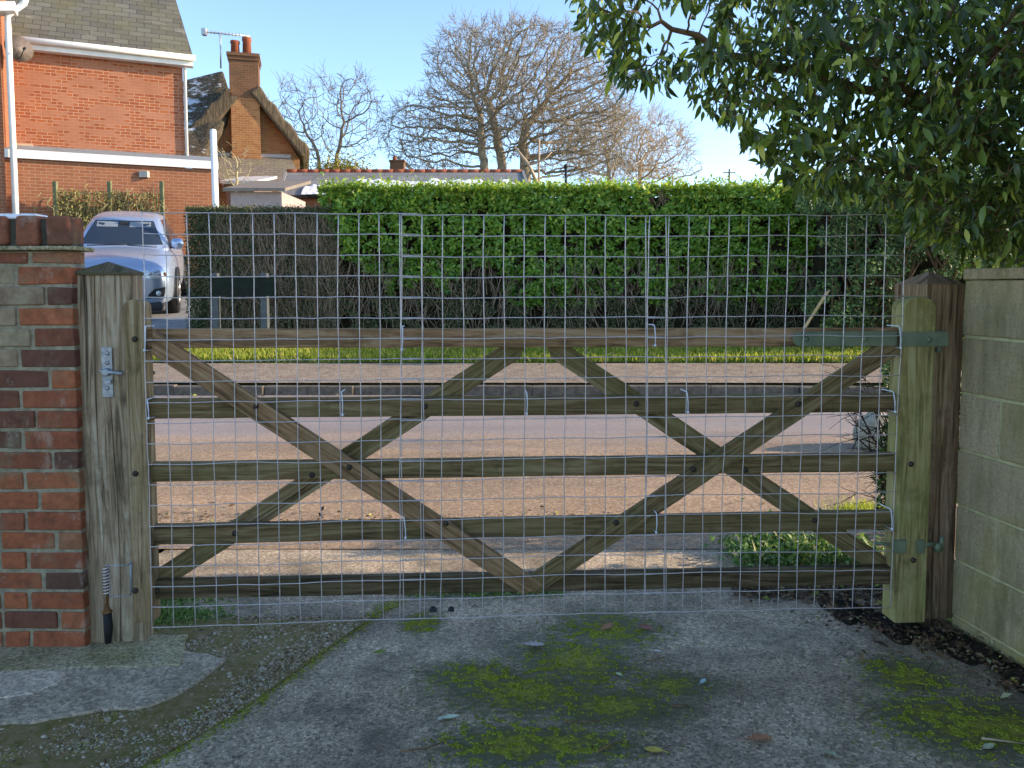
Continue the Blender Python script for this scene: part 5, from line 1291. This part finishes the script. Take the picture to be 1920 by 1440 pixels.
# =================================================================== NEAR EVERGREEN TREE
TPOLY = [(1068, -60), (1075, 25), (1095, 75), (1140, 85), (1140, 135), (1210, 160), (1290, 170), (1320, 200), (1380, 240), (1420, 290), (1455, 305), (1480, 340), (1560, 370), (1600, 360), (1660, 380), (1700, 425), (1790, 460), (1960, 455), (2100, 455), (2100, -60)]
def tree_near():
    n = 13500; px = rng.uniform(1050, 2100, n * 3); py = rng.uniform(-70, 515, n * 3); k = inpoly(px, py, TPOLY)
    px, py = px[k][:n], py[k][:n]
    t = np.clip((px - 1080) / 620, 0, 1)
    # nearer camera to the right, the left tips reach out behind the gate line
    Yd = 3.15 - .25 * t + rng.uniform(-.35, .55, len(px)) * (0.4 + .6 * t)
    gaps = np.array([mnoise.noise(Vector((a / 120, b / 85, 7))) for a, b in zip(px, py)])
    g2 = np.array([mnoise.noise(Vector((a / 48, b / 40, 17))) for a, b in zip(px, py)]); low_ = np.clip((py - 330) / 120, 0, 1)
    dn = np.clip(.3 + .5 * t + gaps * (1.5 - .6 * t) + g2 * (1.1 - .5 * low_) + .3 * low_ * t, 0.02, 1)
    # a thinner, sky-showing band through the middle
    band = np.exp(-((py - (230 + (px - 1500) * .35)) / 75) ** 2) * np.exp(-((px - 1560) / 150) ** 2); dn -= .12 * band
    k = rng.random(len(px)) < dn
    pts = np.array([at(a, b, c)[:] for a, b, c in zip(px[k], py[k], Yd[k])])
    root = at(2040, 900, 3.3); root = (root.x, root.y, 0)
    def pp(x, y, Y): return tuple(at(x, y, Y))
    roots = [(root, [pp(2010, 500, 3.3), pp(1960, 330, 3.2)]),
             ((root[0] + .02, root[1], .4), [pp(1980, 420, 3.3), pp(1820, 235, 3.2), pp(1640, 170, 3.2), pp(1420, 120, 3.2), pp(1240, 40, 3.25)]),
             ((root[0] + .04, root[1], .4), [pp(1960, 380, 3.1), pp(1780, 215, 3.1), pp(1640, 130, 3.1), pp(1500, 20, 3.1)]),
             ((root[0] + .06, root[1], .4), [pp(1990, 460, 3.2), pp(1850, 380, 3.1), pp(1700, 330, 3.1), pp(1560, 300, 3.15)])]
    # the unseen upper and right part of the crown: sparser points
    m = 1500; ext = np.stack([rng.uniform(1.9, 4.2, m), rng.uniform(.6, 3.9, m), rng.uniform(1.5, 4.6, m)], 1)
    N, par = colonise(roots, np.vstack([pts, ext]), .05, .7, .055, 260, (0, 0, -.02), .18)
    e = empty('evergreen_tree', root, label='dark glossy evergreen tree overhanging the block wall and gate at upper right', cat='tree')
    mb = MB(); r, ch = branch_mesh(mb, N, par, .0016, 2.25, .075, 3, 8); child_world(mb.build('branches', BARKD, e), e)
    # leaves on thin nodes
    thin = np.where(r < .0036)[0]; thin = thin[par[thin] >= 0]
    print('nodes', len(N), 'thin', len(thin))
    d = unit(N[thin] - N[par[thin]])
    rep = 4; idx = np.repeat(np.arange(len(thin)), rep); n = len(idx)
    pxx, pyy = proj(N[thin][idx]); vis = (pxx < 2050) & (pyy > -90)
    keep = vis | (rng.random(n) < .8)
    idx = idx[keep]; n = len(idx)
    p = N[thin][idx] + rng.normal(0, .016, (n, 3))
    ax = d[idx] * .5 + rng.normal(0, .5, (n, 3)) + np.array([0, 0, -.75]); nr = rng.normal(0, .7, (n, 3)) + np.array([-.1, -.6, .6])
    child_world(scatter('foliage', LEAF_TREE, e, p, ax, nr, rng.uniform(.028, .04, n) + rng.gamma(2, .009, n), 'long', True, tone=np.clip(rng.beta(1.4, 2.2, n) + (rng.random(n) < .04) * .5, 0, 1), wide=.82), e)
    return e
tree_near()
# hedge added behind the wall, mostly outside the frame, to shade the drive
gh = empty('shade_hedge', (3.2, 1.5, 0), label='tall dark hedge, mostly unseen, added behind the block wall to shade the drive', cat='hedge')
mb = MB(); nseg = 20
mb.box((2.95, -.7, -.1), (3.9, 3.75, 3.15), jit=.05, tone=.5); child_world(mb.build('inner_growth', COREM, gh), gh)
n = 26000
fx_ = rng.random(n) < .5
P = np.where(fx_[:, None], np.stack([rng.uniform(2.7, 2.98, n), rng.uniform(-.75, 3.8, n), rng.uniform(0, 3.3, n)], 1), np.stack([rng.uniform(2.75, 4, n), rng.uniform(3.7, 3.98, n), rng.uniform(0, 3.3, n)], 1))
child_world(scatter('foliage', LEAF_HOLLY, gh, P, rng.normal(0, 1, (n, 3)), rng.normal(0, .6, (n, 3)) + np.where(fx_[:, None], [-1, 0, .4], [0, 1, .4]), rng.uniform(.04, .085, n)), gh)

# low evergreen growth just beyond the hinge post
iv = empty('ivy_shrub', tuple(at(1665, 900, 4.3)), label='leafy dark shrub just beyond the hinge stile of the gate', cat='shrub')
poly = [(1650, 680), (1700, 660), (1800, 640), (1860, 900), (1700, 1010), (1655, 1000), (1640, 900), (1655, 800), (1668, 760)]
n = 9000; px_ = rng.uniform(1630, 1860, n); py_ = rng.uniform(640, 1020, n); k = inpoly(px_, py_, poly)
P = np.array([at(a, b, c)[:] for a, b, c in zip(px_[k], py_[k], rng.uniform(4.2, 4.6, k.sum()))]); n = len(P)
child_world(scatter('foliage', LEAF_HOLLY, iv, P, rng.normal(0, 1, (n, 3)) + [0, 0, -.3], rng.normal(0, .6, (n, 3)) + [0, -.8, .5], rng.uniform(.02, .045, n)), iv)
mb = MB()
for i in range(26):
    a = gd(random.uniform(1660, 1720), 985); a = Vector((a.x, 4.35 + random.uniform(-.1, .2), 0)); seg = [a]; tx = random.uniform(1575, 1690); ty = random.uniform(690, 930); b = at(tx, ty, 4.35 + random.uniform(-.2, .2))
    for t in (.25, .5, .75, 1): seg.append(a.lerp(b, t) + Vector((random.gauss(0, .03), random.gauss(0, .03), .06 * math.sin(t * 3))))
    mb.tube(seg, [.008, .006, .005, .0035, .0015], 4)
    for s_ in seg[2:]:
        for _ in range(3):
            q = s_ + Vector((random.gauss(-.06, .06), random.gauss(0, .05), random.gauss(0, .06))); mb.tube([s_, s_.lerp(q, .5) + Vector((0, 0, random.gauss(0, .01))), q], [.0028, .002, .001], 3)
child_world(mb.build('bare_twigs', mat_simple('dark_twig', (.06, .04, .035), .9), iv), iv)
mb = MB(); c = at(1655, 812, 4.9); V = []
me = bpy.data.meshes.new('boulder'); bm = bmesh.new(); bmesh.ops.create_icosphere(bm, subdivisions=3, radius=.2)
for v in bm.verts: v.co *= 1 + .25 * mnoise.noise(v.co * 6); v.co.z *= 1.1
bm.to_mesh(me); bm.free(); me.materials.append(mat_simple('pale_stone', (.4, .37, .28), .9, 12, .4, .7, .1)); o = link('boulder', me); c = at(1640, 815, 6.6); o.location = (c.x + .02, c.y, c.z); o.scale = (1, 1, 1.25)
for p_ in me.polygons: p_.use_smooth = True
o.location.z = .15
o.scale = (.9, .9, 1.0)
tag(o, 'pale rounded stone at the road edge beside the dark twiggy shrub', 'stone')

# weeds beyond the gate, right
mb = MB()
wx, wy_ = [], []
n = 1900; px_ = np.where(rng.random(n) < .6, rng.normal(1455, 38, n), rng.normal(1540, 60, n)); c = [gd(a, random.gauss(1040, 12) + abs(a - 1470) * .06) for a in px_]
P = np.array([(q.x, q.y, .01) for q in c]); ax = np.stack([rng.normal(0, .7, n), rng.normal(0, .6, n), np.ones(n) * .8], 1)
wd1 = empty('weed_patch', tuple(P.mean(0) * [1, 1, 0]), label='green weeds and grass growing behind the gate near its hinge end', cat='weeds')
child_world(scatter('leaves', WEED, wd1, P, ax, rng.normal(0, 1, (n, 3)), rng.gamma(2.2, .02, n) + .012, 'blade', wide=1.5), wd1)
n = 2600; P2 = P[rng.integers(0, len(P), n)] + np.stack([rng.normal(0, .05, n), rng.normal(0, .05, n), rng.gamma(2, .022, n)], 1); P2[:, 2] *= .5 + .9 * (vn(P2[:, 0], P2[:, 1], 9) + .5)
child_world(scatter('broad_leaves', WEED, wd1, P2, rng.normal(0, 1, (n, 3)), np.stack([rng.normal(0, .4, n), rng.normal(-.3, .4, n), np.ones(n)], 1), rng.uniform(.02, .05, n)), wd1)
n = 1100; c = [gd(random.gauss(1615, 28), random.gauss(962, 8)) for _ in range(n)]; P = np.array([(q.x, q.y, .01) for q in c])
gt_ = tag(scatter('grass_tuft', GRASS, None, P, np.stack([rng.normal(0, .5, n), rng.normal(0, .5, n), np.ones(n)], 1), rng.normal(0, 1, (n, 3)), rng.uniform(.015, .05, n), 'blade', wide=1.5), 'sunlit grass tuft at the road edge below the twiggy shrub', 'grass', kind='stuff')
n = 2200; c = [gd(abs(random.gauss(0, 70)) + 282, random.gauss(1163, 10) if random.random() < .7 else random.gauss(1125, 8)) for _ in range(n)]; P = np.array([(q.x, q.y, .012) for q in c])
tag(scatter('grass_tuft', WEED, None, P, np.stack([rng.normal(0, .8, n), rng.normal(0, .6, n), np.ones(n) * .5], 1), rng.normal(0, 1, (n, 3)), rng.uniform(.012, .035, n), 'blade', wide=3), 'low green growth at the foot of the oak post under the wire', 'grass', kind='stuff')
n = 1500; c = [gd(random.uniform(760, 1060), random.gauss(1112, 5)) for _ in range(n)]; P = np.array([(q.x, q.y, .012) for q in c])
tag(scatter('grass_tuft', WEED, None, P, np.stack([rng.normal(0, .8, n), rng.normal(0, .6, n), np.ones(n) * .5], 1), rng.normal(0, 1, (n, 3)), rng.uniform(.012, .03, n), 'blade', wide=3), 'mossy green line of growth under the middle of the bottom rail', 'grass', kind='stuff')

# =================================================================== LITTER
P = []
band = [(1530, 1120), (1600, 1150), (1680, 1180), (1760, 1200), (1850, 1235), (1920, 1280), (2000, 1340)]
mbs = MB(); V = []; 
for i in range(60):
    t = i / 59 * (len(band) - 1.001); k = int(t); f = t - k; c = (band[k][0] * (1 - f) + band[k + 1][0] * f, band[k][1] * (1 - f) + band[k + 1][1] * f)
    wdt = 28 + 22 * math.sin(i * .23) ** 2 + 14 * mnoise.noise(Vector((i * .4, 0, 0)))
    a = gd(c[0], c[1] - wdt * .5); b = gd(c[0], c[1] + wdt * .6)
    for j in range(9):
        q = a.lerp(b, j / 8); V.append((q.x, q.y, .006 + .03 * math.sin(j / 8 * math.pi) * (1 + mnoise.noise(Vector((q.x * 30, q.y * 30, 0)))) * min(1, i / 6)))
Q = [(i * 9 + j, i * 9 + j + 1, (i + 1) * 9 + j + 1, (i + 1) * 9 + j) for i in range(59) for j in range(8)]
mbs.add(V, Q, tone=.5, smooth=True); tag(mbs.build('soil_bank', SOIL), kind='structure')
n = 2300; c = []
for _ in range(n):
    t = random.random() * (len(band) - 1.001); k = int(t); f = t - k; c.append(gd(band[k][0] * (1 - f) + band[k + 1][0] * f + random.gauss(0, 12), band[k][1] * (1 - f) + band[k + 1][1] * f + random.gauss(0, 22)))
P = np.array([(q.x, q.y, .022 + random.random() * .02) for q in c])
tag(scatter('leaf_litter', DEADLEAF, None, P, rng.normal(0, 1, (n, 3)) * [1, 1, .3], np.stack([rng.normal(0, .4, n), rng.normal(-.2, .4, n), np.ones(n)], 1), rng.gamma(2, .0075, n) + .004, 'diamond', tone=rng.beta(.9, 1.5, n)), 'dark leaf litter and soil heaped along the block wall', 'leaf litter', kind='stuff')
# leaf litter behind the gate, right
n = 900; c = [gd(random.uniform(1380, 1670), random.gauss(1112, 9)) for _ in range(n)]; P = np.array([(q.x, q.y, .014 + random.random() * .012) for q in c])
tag(scatter('leaf_litter', DEADLEAF, None, P, rng.normal(0, 1, (n, 3)) * [1, 1, .4], np.stack([rng.normal(0, .4, n), rng.normal(-.2, .4, n), np.ones(n)], 1), rng.gamma(3, .008, n) + .008, 'diamond', tone=rng.beta(1, 1.6, n)), 'damp dead leaves lying under the wire near the hinge post', 'leaf litter', kind='stuff')
# loose specks on the drive
n = 900; c = [gd(random.uniform(650, 1900), random.uniform(1170, 1440)) for _ in range(n)]; P = np.array([(q.x, q.y, .012) for q in c])
tag(scatter('debris', DEADLEAF, None, P, rng.normal(0, 1, (n, 3)) * [1, 1, .15], np.stack([rng.normal(0, .3, n), rng.normal(0, .3, n), np.ones(n)], 1), rng.gamma(2, .0022, n) + .002, 'diamond'), 'tiny leaf fragments scattered on the tarmac', 'debris', kind='stuff')

def oak_leaf(px, py, size, col, ang, label, shape='oak'):
    size *= 1.2; col = tuple(min(.9, k * 1.25) for k in col)
    q = gd(px, py); mb = MB(); pts = []
    if shape == 'oak':
        prof = [(0, .04), (.12, .06), (.2, .2), (.3, .12), (.42, .32), (.52, .18), (.64, .34), (.74, .18), (.86, .2), (1, .02)]
    else: prof = [(0, .02), (.15, .14), (.35, .24), (.6, .24), (.82, .14), (1, .02)]
    L_ = [(t - .5, w_) for t, w_ in prof]; R_ = [(t - .5, -w_) for t, w_ in prof]
    V = []; curl = random.uniform(.1, .35)
    for (t, w_), (_, w2) in zip(L_, R_):
        V += [(t, w_, curl * w_ + .12 * t * t), (t, 0, .12 * t * t), (t, w2, curl * -w2 + .12 * t * t)]
    Q = [(i * 3 + j, i * 3 + j + 1, i * 3 + j + 4, i * 3 + j + 3) for i in range(len(prof) - 1) for j in range(2)]
    V = [Vector(v) * size for v in V]; mb.add(V, Q, tone=.5, smooth=True); mb.tube([(-.5 * size, 0, .03 * size), (-.75 * size, .03 * size, .02 * size)], .0012, 4)
    o = mb.build('fallen_leaf', mat_simple('leaf_%d' % px, col, .7, 60, .35, .3, .2, dist=.001)); o.location = (q.x, q.y, .018); o.rotation_euler = (random.uniform(-.15, .15), random.uniform(-.15, .15), ang)
    tag(o, label, 'leaf', 'fallen leaves on the drive')
oak_leaf(1138, 1183, .052, (.33, .16, .09), .5, 'curled brown oak leaf on the moss just in front of the wire')
oak_leaf(1212, 1185, .055, (.3, .13, .09), 2.9, 'flat red-brown leaf right of the curled one near the wire')
oak_leaf(1000, 1217, .075, (.42, .36, .33), .1, 'pale grey-pink lobed leaf in the middle of the drive')
oak_leaf(713, 1231, .042, (.16, .2, .03), .3, 'olive green leaf alone on the tarmac left of centre', 'plain')
oak_leaf(845, 1354, .048, (.55, .62, .45), .2, 'pale green-white leaf left of the front moss patch', 'plain')
oak_leaf(826, 1357, .03, (.5, .5, .4), 1.2, 'small whitish leaf touching the pale green one', 'plain')
oak_leaf(1422, 1395, .075, (.42, .19, .1), .2, 'orange-brown oak leaf at the front right of the drive')
oak_leaf(1225, 1417, .05, (.5, .38, .08), 2.9, 'yellow curled leaf at the bottom of the picture', 'plain')
oak_leaf(1318, 1286, .03, (.33, .45, .47), .8, 'small bluish leaf right of the moss', 'plain')
oak_leaf(1232, 1229, .03, (.62, .64, .66), .0, 'small white leaf behind a short twig', 'plain')
oak_leaf(1160, 1273, .026, (.55, .6, .35), 2.2, 'tiny pale curved leaf in the moss', 'plain')
oak_leaf(1652, 1188, .05, (.4, .17, .12), 1.1, 'reddish leaf near the foot of the hinge post', 'plain')
oak_leaf(1765, 1172, .05, (.5, .5, .1), .4, 'yellow-green leaf on the soil by the hinge post', 'plain')
oak_leaf(1885, 1266, .05, (.55, .55, .08), .2, 'bright yellow leaf in the litter by the block wall', 'plain')
oak_leaf(1850, 1236, .04, (.22, .33, .08), .9, 'green leaf in the litter by the block wall', 'plain')
oak_leaf(1652, 1137, .035, (.6, .48, .04), .2, 'bright yellow leaf under the right end of the wire', 'plain')
oak_leaf(1555, 1424, .045, (.38, .4, .24), 2.4, 'pale green leaf at the bottom edge right of the oak leaf', 'plain')
oak_leaf(1853, 1410, .04, (.4, .4, .25), .4, 'dull green leaf on the moss in the bottom right corner', 'plain')
def stick(p, label, r=.003, mt=BARKD):
    mb = MB(); pts = [gd(*q) + Vector((0, 0, .014 + random.uniform(0, .004))) for q in p]; rs = np.linspace(r, r * .5, len(pts)); mb.tube(pts, list(rs), 6, cap=True); tag(mb.build('twig', mt), label, 'twig', 'twigs on the drive')
stick([(750, 1418), (795, 1412), (835, 1400)], 'long dark twig at the bottom left of the tarmac')
stick([(1060, 1361), (1090, 1362), (1125, 1361)], 'short black twig lying level in the moss')
stick([(1210, 1248), (1228, 1244), (1246, 1240)], 'thin twig beside the white leaf')
stick([(985, 1335), (992, 1350), (1002, 1356)], 'small hooked twig left of the level black twig', .0022)
stick([(1122, 1418), (1150, 1402), (1168, 1398)], 'forked twig at the bottom left of the yellow curled leaf', .0028)
stick([(1258, 1332), (1275, 1331), (1292, 1332)], 'stubby brown twig right of the front moss', .004)
stick([(1680, 1193), (1740, 1200), (1800, 1212), (1860, 1225), (1935, 1242)], 'long brown stick lying in the litter along the block wall', .005, TWIG)
stick([(1840, 1394), (1880, 1399), (1925, 1404)], 'straw-coloured stick at the bottom right edge', .004, mat_simple('straw_stick', (.5, .4, .25), .8))
stick([(1605, 1360), (1622, 1345), (1640, 1338)], 'thin black twig in front of the right-hand moss patch', .0022)
for x_, y_, r_, lb in ((812, 1147, .017, 'left'), (846, 1147, .014, 'right')):
    q = gd(x_, y_); mb = MB(); mb.lathe((q.x, q.y, -.005), [(r_, 0), (r_ * 1.05, .02), (r_ * .6, .026), (r_ * .4, .016)], 12); tag(mb.build('ground_socket', DARK), 'black socket set in the drive under the wire, %s one of the pair' % lb, 'socket', 'pair of black sockets in the drive')

n = 700; P = np.stack([rng.uniform(-2.5, 2.6, n), 4.62 + rng.gamma(1.5, .07, n), np.full(n, .012)], 1)
n2 = 500; P = np.vstack([P, np.stack([rng.uniform(-6, 7, n2), 9.27 - rng.gamma(1.5, .06, n2), np.full(n2, .145)], 1)]); n3 = 500; P = np.vstack([P, np.stack([rng.uniform(-6, 7, n3), rng.uniform(9.5, 11.2, n3), np.zeros(n3)], 1)]); P[-n3:, 2] = [zg(v) + .015 for v in P[-n3:, 1]]; n = len(P)
tag(scatter('road_debris', DEADLEAF, None, P, rng.normal(0, 1, (n, 3)) * [1, 1, .3], np.stack([rng.normal(0, .4, n), rng.normal(-.2, .4, n), np.ones(n)], 1), rng.gamma(2.5, .007, n) + .006, 'diamond'), 'leaf fragments strewn over road edge, gutter and far pavement', 'debris', kind='stuff')
